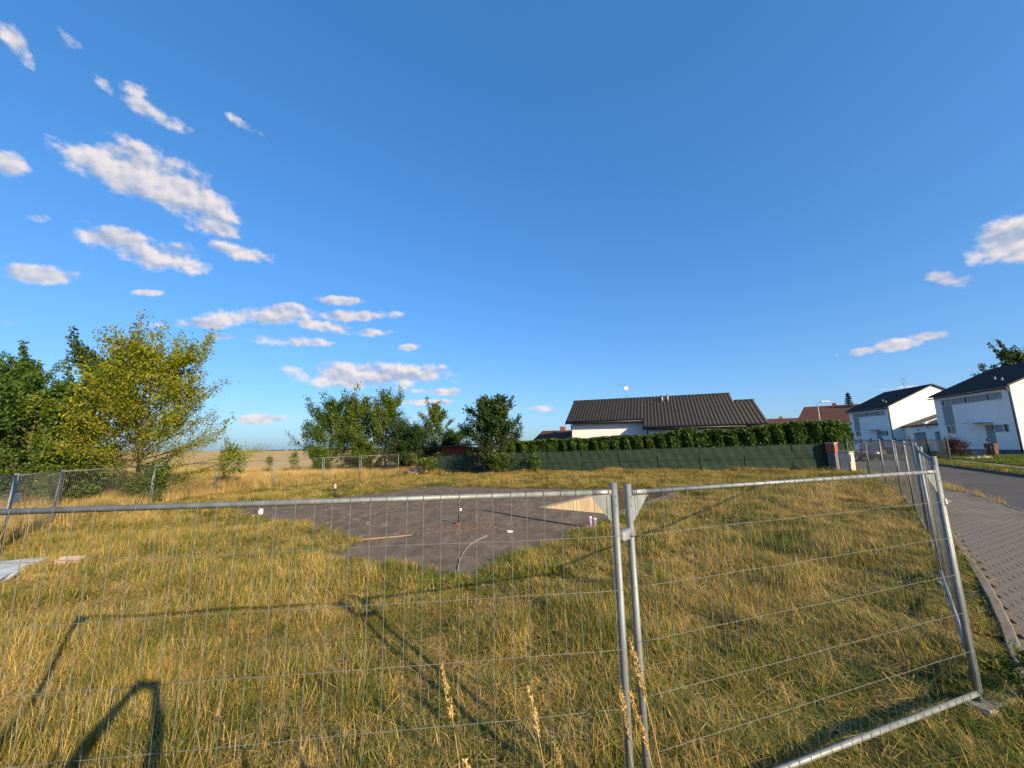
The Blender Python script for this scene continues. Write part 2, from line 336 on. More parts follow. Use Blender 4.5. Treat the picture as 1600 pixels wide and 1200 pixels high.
def ground():
    xs = np.unique(np.concatenate([np.arange(-22, 24.01, .25), np.arange(24, 76, 3), [75], np.array([-26, -32, -40, -60, -100, -200, -500, -1500, -4500]), np.array([80, 100, 150, 300, 800, 2000, 4500])]))
    ys = np.unique(np.concatenate([np.arange(-4, 44.01, .25), np.arange(45, 80, 3), np.array([-6, -10, -20, -60, -300, -1500, 85, 100, 130, 200, 400, 900, 2000, 5000])]))
    X, Y = np.meshgrid(xs, ys); Z = .025 * np.clip(X, -22, 75)
    hull = in_poly(X, Y, SLAB_HULL); dh = dist_poly(X, Y, SLAB_HULL)
    lot = (Y > 1.0) & (Y < 46) & ~hull & (X < 22)
    dk = dist_poly(X, Y, KERB, False)
    road = in_poly(X, Y, PAVE) | in_poly(X, Y, ROAD_L + ROAD_R[::-1])
    amp = np.clip(dh / 2, 0, 1) * np.clip((dk - .5) / 2, 0, 1) * (~road) * lot
    b = np.sin(X * 1.7 + np.sin(Y * 1.1)) * np.cos(Y * 1.5 + .8 * np.sin(X * .9)) * .035 + RNG.normal(0, .008, X.shape)
    Z = Z + amp * b - np.where(hull & (dh > .12), 2.6, 0)
    Z = Z - np.where(road & (dk > .3), .02, 0)
    nx, ny = len(xs), len(ys); I = np.arange(nx * ny).reshape(ny, nx)
    F = np.stack([I[:-1, :-1], I[:-1, 1:], I[1:, 1:], I[1:, :-1]], -1).reshape(-1, 4)
    me = bpy.data.meshes.new('ground'); me.from_pydata(np.stack([X, Y, Z], -1).reshape(-1, 3).tolist(), [], F.tolist())
    me.materials.append(M['soil']); tag(link('ground', me), kind='structure')
ground()
def sheet(name, poly, dz, m, thick=.12, kind='structure', parent=None):
    mb = MB(); n = len(poly)
    tri = tessellate_polygon([[Vector((p[0], p[1], 0)) for p in poly]])
    top = [(p[0], p[1], gz(p[0]) + dz) for p in poly]; bot = [(p[0], p[1], gz(p[0]) + dz - thick) for p in poly]
    fs = []
    for t in tri:
        (ax, ay), (bx, by), (cx, cy) = [poly[i][:2] for i in t]
        fs.append(tuple(t) if (bx - ax) * (cy - ay) - (by - ay) * (cx - ax) > 0 else tuple(reversed(t)))
    area = sum(poly[i][0] * poly[(i + 1) % n][1] - poly[(i + 1) % n][0] * poly[i][1] for i in range(n))
    for i in range(n):
        j = (i + 1) % n; fs.append((i + n, j + n, j, i) if area > 0 else (j + n, i + n, i, j))
    mb.add(top + bot, fs); o = mb.build(name, m, parent)
    if kind and not parent: tag(o, kind=kind)
    return o
# wheat field behind the plot
mb = MB()
fx = [-4400, -1500, -500, -200, -100, -60, -40, -22.0, -5, 0, 4]; fy = [46, 60, 100, 200, 400, 900, 2000, 4900]
for j, y in enumerate(fy):
    for i, x in enumerate(fx): mb.v.append((x, y - (6 if j == 0 and x < -20 else 0), gz(x) + .03))
for j in range(len(fy) - 1):
    for i in range(len(fx) - 1):
        a = j * len(fx) + i; mb.f.append((a, a + 1, a + 1 + len(fx), a + len(fx))); mb.sm.append(False)
tag(mb.build('wheat_field', M['wheat']), kind='structure')
# distant low wood on the skyline
wm = MB()
for i in range(150):
    x = -760 + i * 5.5 + RNG.normal() * 1.5; y = 1150 + RNG.normal() * 20; h = (3.0 + 3 * RNG.random()) * min(1, i / 30 + .15)
    bm = bmesh.new(); bmesh.ops.create_icosphere(bm, subdivisions=1, radius=1)
    wm.add([(x + v.co.x * 6, y + v.co.y * 5, -.6 + max(v.co.z, 0) * h) for v in bm.verts], [[v.index for v in f.verts] for f in bm.faces]); bm.free()
tag(wm.build('distant_wood', M['leaf_dark']), 'dark low wood along the skyline beyond the wheat field', 'wood', kind='stuff')

# foundation slab (one thing) with the sunken ramp
slab = empty('foundation_slab', (-2, 15, gz(-2)), 0, 'large dark weathered concrete foundation slab with a sunken ramp', 'foundation')
def loc_slab(o): o.parent = slab; o.matrix_parent_inverse = Matrix.Translation((-2, 15, gz(-2))).inverted(); return o
poly = [(-12.3, 16.8), (-4.45, 24.6), (-.06, 21.5), (7.75, 18.1), (7.45, 17.6), (7.2, 17.42), RF, RT, RA, RS, (3.3, 12.4), (-.8, 7.05), (-2.2, 7.75), (-4.3, 8.8), (-3.9, 10.2), (-7.6, 13.2)]
o = sheet('slab_top', poly, .055, M['slab'], .3, None); loc_slab(o)
def wall_strip(name, P, Q, zt0, zt1, zb0, zb1, th, m):
    P, Q = Vector((*P, 0)), Vector((*Q, 0)); d = (Q - P).normalized(); n = Vector((d.y, -d.x, 0)) * th
    vs = [P + Vector((0, 0, zb0)), Q + Vector((0, 0, zb1)), Q + Vector((0, 0, zt1)), P + Vector((0, 0, zt0))]
    vs += [v + n for v in vs]
    o = MB().add(vs, [(0, 1, 2, 3), (7, 6, 5, 4), (3, 2, 6, 7), (0, 3, 7, 4), (1, 5, 6, 2), (0, 4, 5, 1)]).build(name, m); return loc_slab(o)
zA, zT, zF, zS = gz(RA[0]), gz(RT[0]), gz(RF[0]), gz(RS[0])
nrm = Vector((RT[0] - RA[0], RT[1] - RA[1], 0)).normalized()
LN = Vector((-nrm.y, nrm.x, 0))
def off(p, k, l=0): return (p[0] + LN.x * k + nrm.x * l, p[1] + LN.y * k + nrm.y * l)
# left wall in three poured sections, back wall, right wall, ramp floor
for k in range(3):
    a, b = k / 3, (k + 1) / 3
    P = (RA[0] + (RT[0] - RA[0]) * a, RA[1] + (RT[1] - RA[1]) * a); Q = (RA[0] + (RT[0] - RA[0]) * (b - .004), RA[1] + (RT[1] - RA[1]) * (b - .004))
    jut = (.0, .012, .004)[k] + .012
    P, Q = off(P, -jut), off(Q, -jut)
    wall_strip('wall_section', Q, P, gz(Q[0]) + .049, gz(P[0]) + .049, -1.6, -1.6, -.0 - .25, M['concrete_wall'])
wall_strip('back_wall', off(RF, 0, -.015), off(RT, 0, -.015), zF + .049, zT + .049, -1.8, -1.8, -.25, M['brown_concrete'])
wall_strip('side_wall', off(RS, .02), off(RF, .02), zS + .06, zF + .06, -1.8, -1.8, .38, M['brown_concrete'])
fl = MB(); n_ = 14
for i in range(n_ + 1):
    t = i / n_; dz = .045 - 1.16 * t
    for (P, Q) in ((RA, RT), (RS, RF)): fl.v.append((P[0] + (Q[0] - P[0]) * t, P[1] + (Q[1] - P[1]) * t, gz(P[0]) * (1 - t) + dz))
for i in range(n_): fl.f.append((2 * i, 2 * i + 1, 2 * i + 3, 2 * i + 2)); fl.sm.append(False)
for f in range(len(fl.f)): fl.f[f] = tuple(reversed(fl.f[f])) if False else fl.f[f]
loc_slab(fl.build('ramp_floor', M['ramp']))
# broken cracks and rubble patch round the pipe, as thin raised mortar flakes
fk = MB(); rr = random.Random(8)
for i in range(150):
    a = rr.random() * 6.28; r = abs(rr.gauss(0, 1)); x = -1.2 + 1.0 * r * math.cos(a); y = 11.3 + .55 * r * math.sin(a); s = rr.uniform(.015, .075)
    pts = [(x + s * rr.uniform(.5, 1.2) * math.cos(k * 1.257 + .3), y + s * rr.uniform(.4, .9) * math.sin(k * 1.257 + .3)) for k in range(5)]
    fk.prism(pts, gz(x) + .05, gz(x) + .055 + rr.uniform(.006, .02))
db = MB()
for i in range(150):
    x, y = rr.uniform(-11, 6), rr.uniform(7.5, 23); px_, py_ = np.array([x]), np.array([y])
    if not in_poly(px_, py_, SLAB_HULL)[0] or dist_poly(px_, py_, SLAB_HULL)[0] < .15 or in_poly(px_, py_, [RA, RT, RF, RS])[0] or dist_poly(px_, py_, [RA, RT, RF, RS])[0] < .2: continue
    s_ = rr.uniform(.012, .05) * (2 if rr.random() < .06 else 1); pts = [(x + s_ * rr.uniform(.5, 1.3) * math.cos(k * 1.257), y + s_ * rr.uniform(.4, .9) * math.sin(k * 1.257)) for k in range(5)]
    db.prism(pts, gz(x) + .05, gz(x) + .056 + rr.uniform(.005, .02))
tag(loc_slab(db.build('scattered_grit', M['ramp'])), 'grit and mortar bits scattered over the slab', kind='stuff')
o = loc_slab(fk.build('loose_crumbs', M['crumb'])); tag(o, 'crumbled mortar and brick bits around the pipe', kind='stuff')

# asphalt road
tag(sheet('asphalt_road', ROAD_L + ROAD_R[::-1], .004, M['asphalt'], .1), kind='structure')
# pavement: bed, 300 pavers as parts, rest as stuff
bed = sheet('pavement', PAVE, .008, M['paver_bed'], .1)
pv = MB().bbox(-.0985, .0985, -.0795, .0795, -.05, .018, .005); pv_me = pv.mesh('paver', M['paver'])
d0 = Vector((.83, -.56)).normalized(); ang = math.atan2(d0.y, d0.x); cand = []
for i in range(-160, 160):
    for j in range(-160, 160):
        u = i * .2 + (.1 if j % 2 else 0); v = j * .162
        x = 10 + u * d0.x - v * d0.y; y = 8 + u * d0.y + v * d0.x
        cand.append((x, y))
cand = np.array(cand)
ok = in_poly(cand[:, 0], cand[:, 1], PAVE) & (dist_poly(cand[:, 0], cand[:, 1], PAVE) > .03) & (cand[:, 1] > -1)
cand = cand[ok]
vis = (cand[:, 1] > 2.5) & (cand[:, 0] / np.maximum(cand[:, 1], .1) < 1.36)
key = np.where(vis, np.hypot(cand[:, 0], cand[:, 1]), 1e3 + np.hypot(cand[:, 0], cand[:, 1]))
order = np.argsort(key); bulk = MB(); tmpl_v = [Vector(v.co) for v in pv_me.vertices]; tmpl_f = [tuple(p.vertices) for p in pv_me.polygons]
tilt = math.atan(.025)
for k, idx in enumerate(order):
    x, y = cand[idx]; rz = ang + random.gauss(0, .008)
    Mx = Matrix.Translation((x, y, gz(x) + .006 + random.gauss(0, .0012))) @ Matrix.Rotation(-tilt + random.gauss(0, .004), 4, 'Y') @ Matrix.Rotation(rz, 4, 'Z')
    if k < 300:
        o = link('paver', pv_me, bed); o.matrix_world = Mx
    else: bulk.add([Mx @ v for v in tmpl_v], tmpl_f)
tag(bulk.build('paver_courses', M['paver'], bed), kind='stuff')
# kerbs made of stones
def resample(pl, step):
    pts = [Vector((*p, 0)) for p in pl]; out = [pts[0].copy()]; acc = 0; last = pts[0]
    for a, b in zip(pts, pts[1:]):
        d = (b - a).length; t = step - acc
        while t <= d: out.append(a.lerp(b, t / d)); t += step
        acc = d - (t - step)
    return out
def smooth_line(pl, it=2):
    for _ in range(it):
        q = [pl[0]]
        for a, b in zip(pl, pl[1:]): q += [(a[0] * .75 + b[0] * .25, a[1] * .75 + b[1] * .25), (a[0] * .25 + b[0] * .75, a[1] * .25 + b[1] * .75)]
        pl = q + [pl[-1]]
    return pl
def kerb(line, w, h0, h1, step, m, parent_name):
    root = tag(empty(parent_name, (*line[0], gz(line[0][0]))), kind='structure')
    pts = resample(smooth_line(line), step)
    for a, b in zip(pts, pts[1:]):
        L = (b - a).length; mid = (a + b) / 2
        o = MB().bbox(-L / 2 + .004, L / 2 - .004, -w / 2, w / 2, h0, h1, .012).build('kerb_stone', m, root)
        dz = math.atan2(gz(b.x) - gz(a.x), L)
        o.matrix_world = Matrix.Translation((mid.x, mid.y, gz(mid.x) + random.gauss(0, .003))) @ Matrix.Rotation(math.atan2(b.y - a.y, b.x - a.x), 4, 'Z') @ Matrix.Rotation(-dz, 4, 'Y')
        o.matrix_parent_inverse = Matrix.Identity(4); o.location = o.matrix_world.translation - root.location
kerb(KERB, .10, -.2, .07, 1.0, M['kerb'], 'pavement_kerb')
kerb(ROAD_L[3:6], .09, -.2, .035, 1.0, M['kerb'], 'road_edging')
kerb(ROAD_R[1:], .15, -.2, .12, 1.0, M['kerb'], 'far_kerb')
# far side: verge, path, lawn
def offset(line, k):
    out = []
    for i, p in enumerate(line):
        a = Vector(line[max(i - 1, 0)]); b = Vector(line[min(i + 1, len(line) - 1)]); d = (b - a).normalized()
        out.append((p[0] + d.y * k, p[1] - d.x * k))
    return out
v0, v1, v2, v3 = offset(ROAD_R, .08), offset(ROAD_R, 1.5), offset(ROAD_R, 2.5), offset(ROAD_R, 11)
VERGE = v0 + v1[::-1]; LAWN = v2[:5] + v3[:5][::-1]
sheet('verge', VERGE, .09, M['verge'], .3); sheet('footpath', v1 + v2[::-1], .10, M['path'], .3)
sheet('lawn', v2 + v3[::-1], .095, M['lawn'], .3)

# ------------------------------------------------------------------ leaves and trees
def leaf_mesh(name, C, D, size, m, rnd=None, ratio=.55, seed=0, face_up=.3):
    """one small folded diamond per leaf: C centres (n,3), D growth directions (n,3)"""
    rg = np.random.default_rng(seed); n = len(C); size = np.broadcast_to(size, (n,)) * rg.uniform(.65, 1.3, n)
    D = D + rg.normal(0, .55, (n, 3)); D /= np.linalg.norm(D, axis=1)[:, None] + 1e-9
    U = rg.normal(0, 1, (n, 3)); U[:, 2] += face_up * 3
    S = np.cross(D, U); S /= np.linalg.norm(S, axis=1)[:, None] + 1e-9
    Nn = np.cross(S, D); s = size[:, None]
    V = np.stack([C - D * s * .5, C + S * s * ratio * .5 + Nn * s * .1, C + D * s * .5, C - S * s * ratio * .5 + Nn * s * .1], 1).reshape(-1, 3)
    me = bpy.data.meshes.new(name); me.vertices.add(4 * n); me.vertices.foreach_set('co', V.astype(np.float32).ravel())
    me.loops.add(4 * n); me.loops.foreach_set('vertex_index', np.arange(4 * n, dtype=np.int32))
    me.polygons.add(n); me.polygons.foreach_set('loop_start', np.arange(0, 4 * n, 4, dtype=np.int32))
    a = me.attributes.new('rnd', 'FLOAT', 'FACE'); a.data.foreach_set('value', (rg.random(n) if rnd is None else rnd).astype(np.float32))
    me.materials.append(m); me.update(calc_edges=True); me.validate(); return me
def make_tree(name, label, base, height, spread, leafm, n_leaf, leaf, seed, cat='tree', group=None, low=.08, trunk_r=.12, n_limbs=26, profile=None, upright=.5, stems=1, squash=1.0, jitter=.16, twig=.35, lean=(0, 0), ratio=.55, leader=1.0, shoots=0, shoot_len=1.6):
    rg = random.Random(seed); nr = np.random.default_rng(seed)
    root = empty(name, base, 0, label, cat, group); tb = MB(); bb = MB(); C = []; D = []; Wt = []
    prof = profile or (lambda t: math.sin(math.pi * min(1, (t * .82 + .16))) ** .8)
    segs = []
    for s in range(stems):
        sa = rg.random() * 6.28; sl = 0 if stems == 1 else spread * .4
        tip = Vector((lean[0] + sl * math.cos(sa + s * 6.28 / stems), lean[1] + sl * math.sin(sa + s * 6.28 / stems), height * (leader if stems == 1 else rg.uniform(.8, 1))))
        pts = []
        for k in range(8):
            t = k / 7; w = .05 * height * t * (1 - t) * 2
            pts.append(Vector((tip.x * t ** 1.3 + rg.gauss(0, w * .4), tip.y * t ** 1.3 + rg.gauss(0, w * .4), tip.z * t)))
        tb.tube([p - Vector((0, 0, .15)) if k == 0 else p for k, p in enumerate(pts)], [trunk_r * (1.25 if k == 0 else 1) * (1 - .93 * (k / 7)) / (1 if stems == 1 else 1.4) for k in range(8)], 8)
        segs.append((pts[-2], pts[-1], 1.0))
        nl = max(4, n_limbs // stems)
        for i in range(nl):
            t = low + (.97 - low) * ((i + rg.random()) / nl) ** .9
            k = min(6, int(t * 7)); st = pts[k].lerp(pts[k + 1], t * 7 - k)
            a = i * 2.4 + rg.uniform(-.5, .5) + s; ln = spread * prof(t) * rg.uniform(.62, 1.22) * (1 if stems == 1 else .7)
            elv = R(5 + 62 * (upright * .55 + .45 * t) + rg.uniform(-9, 9))
            d = Vector((math.cos(a) * math.cos(elv), math.sin(a) * math.cos(elv) * squash, math.sin(elv)))
            lp = [st]; seg = ln / 5
            for q in range(5):
                d = (d + Vector((rg.gauss(0, .12), rg.gauss(0, .12), .10 * upright + rg.gauss(0, .06)))).normalized(); lp.append(lp[-1] + d * seg)
            r0 = trunk_r * (1 - t * .8) * .42
            bb.tube(lp, [max(.006, r0 * (1 - .85 * q / 5)) for q in range(6)], 5, False)
            for q in range(1, 5): segs.append((lp[q], lp[q + 1], .55 + .25 * q / 4))
            for w in range(6):
                f = rg.uniform(.25, 1); q = min(4, int(f * 5)); ts = lp[q].lerp(lp[q + 1], f * 5 - q)
                td = (d + Vector((rg.gauss(0, .7), rg.gauss(0, .7), rg.gauss(.15, .45)))).normalized(); tl = ln * twig * rg.uniform(.5, 1.2)
                te = ts + td * tl + Vector((0, 0, .05 * tl)); bb.tube([ts, te], [max(.005, r0 * .28), .003], 4, False); segs.append((ts, te, 1.0))
    limb_ends = [b for a, b, w in segs if w == 1.0 and b.z > height * .45]
    for q in range(shoots):       # long upright young shoots standing out of the crown
        st = rg.choice(limb_ends); d = Vector((st.x * .12 + rg.gauss(0, .25), st.y * .12 + rg.gauss(0, .25), 1.0)).normalized(); ln = shoot_len * rg.uniform(.5, 1.1); e1 = st + d * ln * .5; e2 = e1 + (d + Vector((rg.gauss(0, .12), rg.gauss(0, .12), 0))) * ln * .5
        bb.tube([st - d * .3, e1, e2], [.014, .009, .004], 4, False); segs += [(st, e1, 1.0), (e1, e2, .8)]
    A = np.array([list(a) for a, b, w in segs]); B = np.array([list(b) for a, b, w in segs]); w = np.array([w for a, b, w in segs]) * np.linalg.norm(B - A, axis=1)
    idx = nr.choice(len(A), n_leaf, p=w / w.sum()); f = nr.random(n_leaf)[:, None]
    P = A[idx] * (1 - f) + B[idx] * f + np.clip(nr.normal(0, jitter, (n_leaf, 3)), -2.2 * jitter, 2.2 * jitter)
    Dd = B[idx] - A[idx]; Dd /= np.linalg.norm(Dd, axis=1)[:, None] + 1e-9; Dd[:, 2] -= .25
    keep = P[:, 2] > .05; P, Dd = P[keep], Dd[keep]
    tb.build('trunk', M['bark'], root); bb.build('branches', M['bark'], root)
    link('crown', leaf_mesh('crown', P, Dd, leaf, leafm, seed=seed, ratio=ratio), root); return root
def B3(x, y): return (x, y, gz(x))
GT = 'trees behind the left fence'
skirt = lambda t: (1.0 - .62 * t if t > .15 else .75 + t)
bell = lambda t: (.55 + .9 * t if t < .35 else max(.08, .87 * (1.03 - t) / .68 + .02))
make_tree('maple_tree', 'tall yellow green maple tree with spiky top shoots behind the wire fence', B3(-19.8, 20.8), 7.6, 4.9, M['leaf_yellow'], 38000, 0.13, 11, n_limbs=72, profile=skirt, upright=0.36, trunk_r=.14, low=.05, jitter=0.15, shoots=44, shoot_len=2.2)
make_tree('broadleaf_tree', 'dark green tree beside the yellow maple, tallest of the green trees there', B3(-27.3, 25.0), 8.3, 4.0, M['leaf_bluegreen'], 22000, 0.19, 12, group=GT, n_limbs=44, low=.04, upright=.6, profile=skirt, jitter=.13, shoots=16)
make_tree('broadleaf_tree', 'dark green broad tree at the far left end of the tree row', B3(-33.5, 25.5), 8.0, 4.6, M['leaf_green'], 22000, 0.19, 13, group=GT, n_limbs=44, low=.03, upright=.55, profile=skirt, jitter=.13, shoots=16)
make_tree('broadleaf_tree', 'lower mid green bushy tree filling in before the dark green trees', B3(-25.6, 20.6), 5.4, 4.2, M['leaf_green'], 24000, 0.18, 14, group=GT, n_limbs=44, low=.02, upright=.35, profile=skirt, jitter=.13, shoots=10)
make_tree('bush', 'yellow green low bush spreading at the foot of the yellow maple', B3(-22.6, 20.0), 3.4, 3.0, M['leaf_olive'], 9000, .16, 61, cat='bush', n_limbs=36, low=.02, upright=.35, trunk_r=.06, stems=2, profile=skirt)
make_tree('bush', 'bright green bush beside the yellow maple trunk, behind the fence post', B3(-18.9, 20.2), 1.9, 1.5, M['leaf_bright'], 3600, .14, 62, cat='bush', n_limbs=22, low=.02, upright=.4, trunk_r=.04, stems=2, profile=skirt)
make_tree('bush', 'dark green low bush under the broad dark green trees', B3(-24.6, 17.6), 2.6, 2.8, M['leaf_green'], 8000, .17, 63, cat='bush', n_limbs=30, low=.02, upright=.35, trunk_r=.05, stems=2, profile=skirt)
make_tree('bush', 'mid green bush filling the foot of the tree clump by the dark bush', B3(-15.6, 41.4), 3.4, 3.4, M['leaf_olive'], 9000, .17, 64, cat='bush', n_limbs=30, low=.02, upright=.4, trunk_r=.05, stems=2, profile=skirt)
for wx, wy, wh in ((4.36, 3.78, .22), (4.55, 3.62, .26), (4.28, 3.5, .2), (4.75, 3.92, .18)):
    make_tree('weed', 'small bright green broad leaved weed growing by the pavement corner', B3(wx, wy), wh, .16, M['leaf_bright'], 130, .045, int(wx * 100), cat='weed', group='weeds by the pavement corner', n_limbs=9, low=.05, upright=.5, trunk_r=.006, jitter=.02, ratio=.6)
make_tree('sapling', 'small light green sapling standing right beside the yellow maple', B3(-19.5, 27.0), 2.6, 1.3, M['leaf_olive'], 1700, .15, 15, n_limbs=16, low=.05, upright=.6, trunk_r=.04, profile=skirt, jitter=.1, shoots=6, shoot_len=.9)
make_tree('sapling', 'tiny olive sapling at the wheat field edge, smaller one', B3(-25.5, 41), 2.0, .6, M['leaf_olive'], 450, .14, 16, n_limbs=8, upright=.8, trunk_r=.03)
make_tree('sapling', 'small olive sapling at the wheat field edge, further along from the maple', B3(-22.6, 40.5), 2.4, .8, M['leaf_olive'], 650, .14, 17, n_limbs=8, upright=.8, trunk_r=.03)
GM = 'trees beyond the tall dry grass'
make_tree('broadleaf_tree', 'loose green tree with spreading branches at the wheat field end of the clump', B3(-20.4, 43.5), 7.0, 4.6, M['leaf_green'], 19000, 0.19, 21, group=GM, n_limbs=40, low=.04, upright=0.42, jitter=0.2, profile=skirt, shoots=18)
make_tree('broadleaf_tree', 'yellowish green upright tree in the middle of the clump', B3(-17.3, 43.2), 7.4, 3.8, M['leaf_olive'], 16000, 0.19, 22, group=GM, n_limbs=36, low=.04, upright=0.5, jitter=0.2, profile=skirt, shoots=18)
make_tree('broadleaf_tree', 'slender green tree beside the dark bush, on the clump edge', B3(-14.0, 42.8), 7.3, 4.0, M['leaf_olive'], 17000, 0.19, 23, group=GM, n_limbs=36, low=.04, upright=0.5, jitter=0.2, profile=skirt, shoots=18)
make_tree('bush', 'bright green low bush at the foot of the tree clump', B3(-19.3, 39.6), 2.7, 2.2, M['leaf_bright'], 7000, 0.16, 24, cat='bush', n_limbs=22, low=.03, upright=.45, trunk_r=.06, stems=2, profile=skirt)
make_tree('bush', 'broad dark grey green bush between tree clump and red shed', B3(-10.4, 39.5), 4.5, 4.6, M['leaf_dark'], 22000, 0.17, 25, cat='bush', n_limbs=56, low=.02, upright=.4, trunk_r=.10, stems=2, profile=skirt, jitter=.2)
make_tree('bush', 'dark grey green bush hugging the red shed wall', B3(-7.0, 42.0), 4.4, 3.8, M['leaf_dark'], 15000, 0.17, 26, cat='bush', n_limbs=44, low=.02, upright=.4, trunk_r=.10, stems=2, profile=skirt, jitter=.2)
make_tree('broadleaf_tree', 'thin light green tree rising above the dark bush', B3(-8.9, 44.5), 7.0, 2.6, M['leaf_olive'], 6500, 0.19, 27, n_limbs=26, low=.2, upright=.8, jitter=.12, shoots=12)
make_tree('broadleaf_tree', 'dense dark green round tree leaning over the green screened fence', B3(-1.7, 33.0), 5.7, 2.8, M['leaf_dark'], 20000, 0.2, 28, n_limbs=60, low=.07, upright=.32, trunk_r=.10, ratio=.62, profile=lambda t: (.62 + .9 * t if t < .42 else 1.0 - .55 * (t - .42) / .58), jitter=.15, shoots=8, shoot_len=.8)
make_tree('bush', 'light green sprouting bush at the foot of the dark round tree', B3(-1.2, 32.2), 1.3, 1.2, M['leaf_bright'], 1300, .15, 29, cat='bush', n_limbs=12, low=.05, upright=.4, trunk_r=.03)
make_tree('bush', 'low leafy bush at the loose end of the green screen', B3(-7.5, 35.0), 1.1, 1.5, M['leaf_olive'], 1300, .15, 30, cat='bush', n_limbs=12, low=.05, upright=.3, trunk_r=.03)
make_tree('bush', 'small leafy shoot climbing the green screen past the round tree', B3(1.9, 31.6), 1.6, .5, M['leaf_green'], 600, .14, 31, cat='bush', n_limbs=10, low=.05, upright=.6, trunk_r=.02)
make_tree('broadleaf_tree', 'sparse grey green tree behind the white house with long window band', B3(80, 60), 13.8, 5.6, M['leaf_bluegreen'], 9000, 0.34, 32, n_limbs=34, low=.35, upright=.5, trunk_r=.2, shoots=12, shoot_len=2.5)
def conifer(base, h, r, seed, label):
    root = empty('conifer_tree', base, 0, label, 'tree'); nr = np.random.default_rng(seed); tb = MB().tube([(0, 0, -.1), (0, 0, h)], [.14, .02], 8); tb.build('trunk', M['bark'], root)
    P = []; D = []
    for k in range(22):
        t = k / 22; z = h * (.12 + .87 * t); rr = r * (1 - t) ** .9 + .1
        for j in range(9):
            a = j * .698 + k * .5 + nr.normal() * .1; ln = rr * nr.uniform(.75, 1.1)
            for q in np.linspace(.1, 1, 14): P.append((math.cos(a) * ln * q, math.sin(a) * ln * q, z - .28 * ln * q + nr.normal() * .05)); D.append((math.cos(a), math.sin(a), -.3))
    link('crown', leaf_mesh('crown', np.array(P), np.array(D), .45, M['leaf_conifer'], seed=seed, ratio=.45), root)
conifer(B3(66, 75), 10.8, 2.1, 3, 'dark pointed conifer behind the red brown roof')

# hedge of clipped thujas
def thuja_mesh(seed, h, r):
    nr = np.random.default_rng(seed); n = 4600
    z = nr.random(n) ** .9 * h; a = nr.random(n) * 6.283
    prof = np.clip((h - z) / .35, 0, 1) ** .5 * (.86 + .16 * np.sin(3 * a + z * 2 + seed))
    rad = r * prof * np.sqrt(nr.uniform(.45, 1.06, n))
    P = np.stack([np.cos(a) * rad, np.sin(a) * rad, z + nr.normal(0, .02, n)], -1)
    D = np.stack([np.cos(a) * .5, np.sin(a) * .5, np.ones(n)], -1)
    top = nr.random(n) < .12; P[top] = np.stack([nr.normal(0, r * .4, top.sum()), nr.normal(0, r * .4, top.sum()), h + nr.uniform(-.12, .06, top.sum())], -1)
    return leaf_mesh('thuja', P, D, .19, M['leaf_thuja'], seed=seed, ratio=.5, face_up=0)
TH = [thuja_mesh(40 + i, 2.75, .60) for i in range(5)]
FD = Vector((.937, -.348)); FN = Vector((.348, .937)); F0 = Vector((.2, 32.8))       # the garden fence line
def fl_pt(s, k=0): p = F0 + FD * s + FN * k; return p
k = 0; s = -.6
while s < 22.9:
    p = fl_pt(s, 1.15 + RNG.normal() * .05)
    hh = 1.0 + RNG.normal() * .025 + (.07 if s > 12 else 0) + (.08 if s > 19 else 0)
    wd = 1 + RNG.normal() * .06 + (.1 if s > 14 else 0)
    o = link('thuja_shrub', TH[k % 5], None, (p.x, p.y, gz(p.x) - .02)); o.scale = (wd, wd, hh); o.rotation_euler = (0, 0, RNG.random() * 6)
    tag(o, 'clipped dark green thuja in the hedge behind the green screened fence', 'thuja', 'thujas of the hedge along the garden fence')
    k += 1; s += .90 * wd + RNG.normal() * .03
for i in range(5):      # hedge round the corner along the street
    p = fl_pt(22.2, 1.6) + Vector((.72, .69)) * (.6 + i * 1.0)
    o = link('thuja_shrub', TH[i % 5], None, (p.x, p.y, gz(p.x) - .02)); sc = 1.08 + .04 * RNG.normal(); o.scale = (1.5, 1.5, sc * 1.05); o.rotation_euler = (0, 0, RNG.random() * 6)
    tag(o, 'taller fuller thuja of the hedge turning along the street', 'thuja', 'thujas of the hedge along the street')

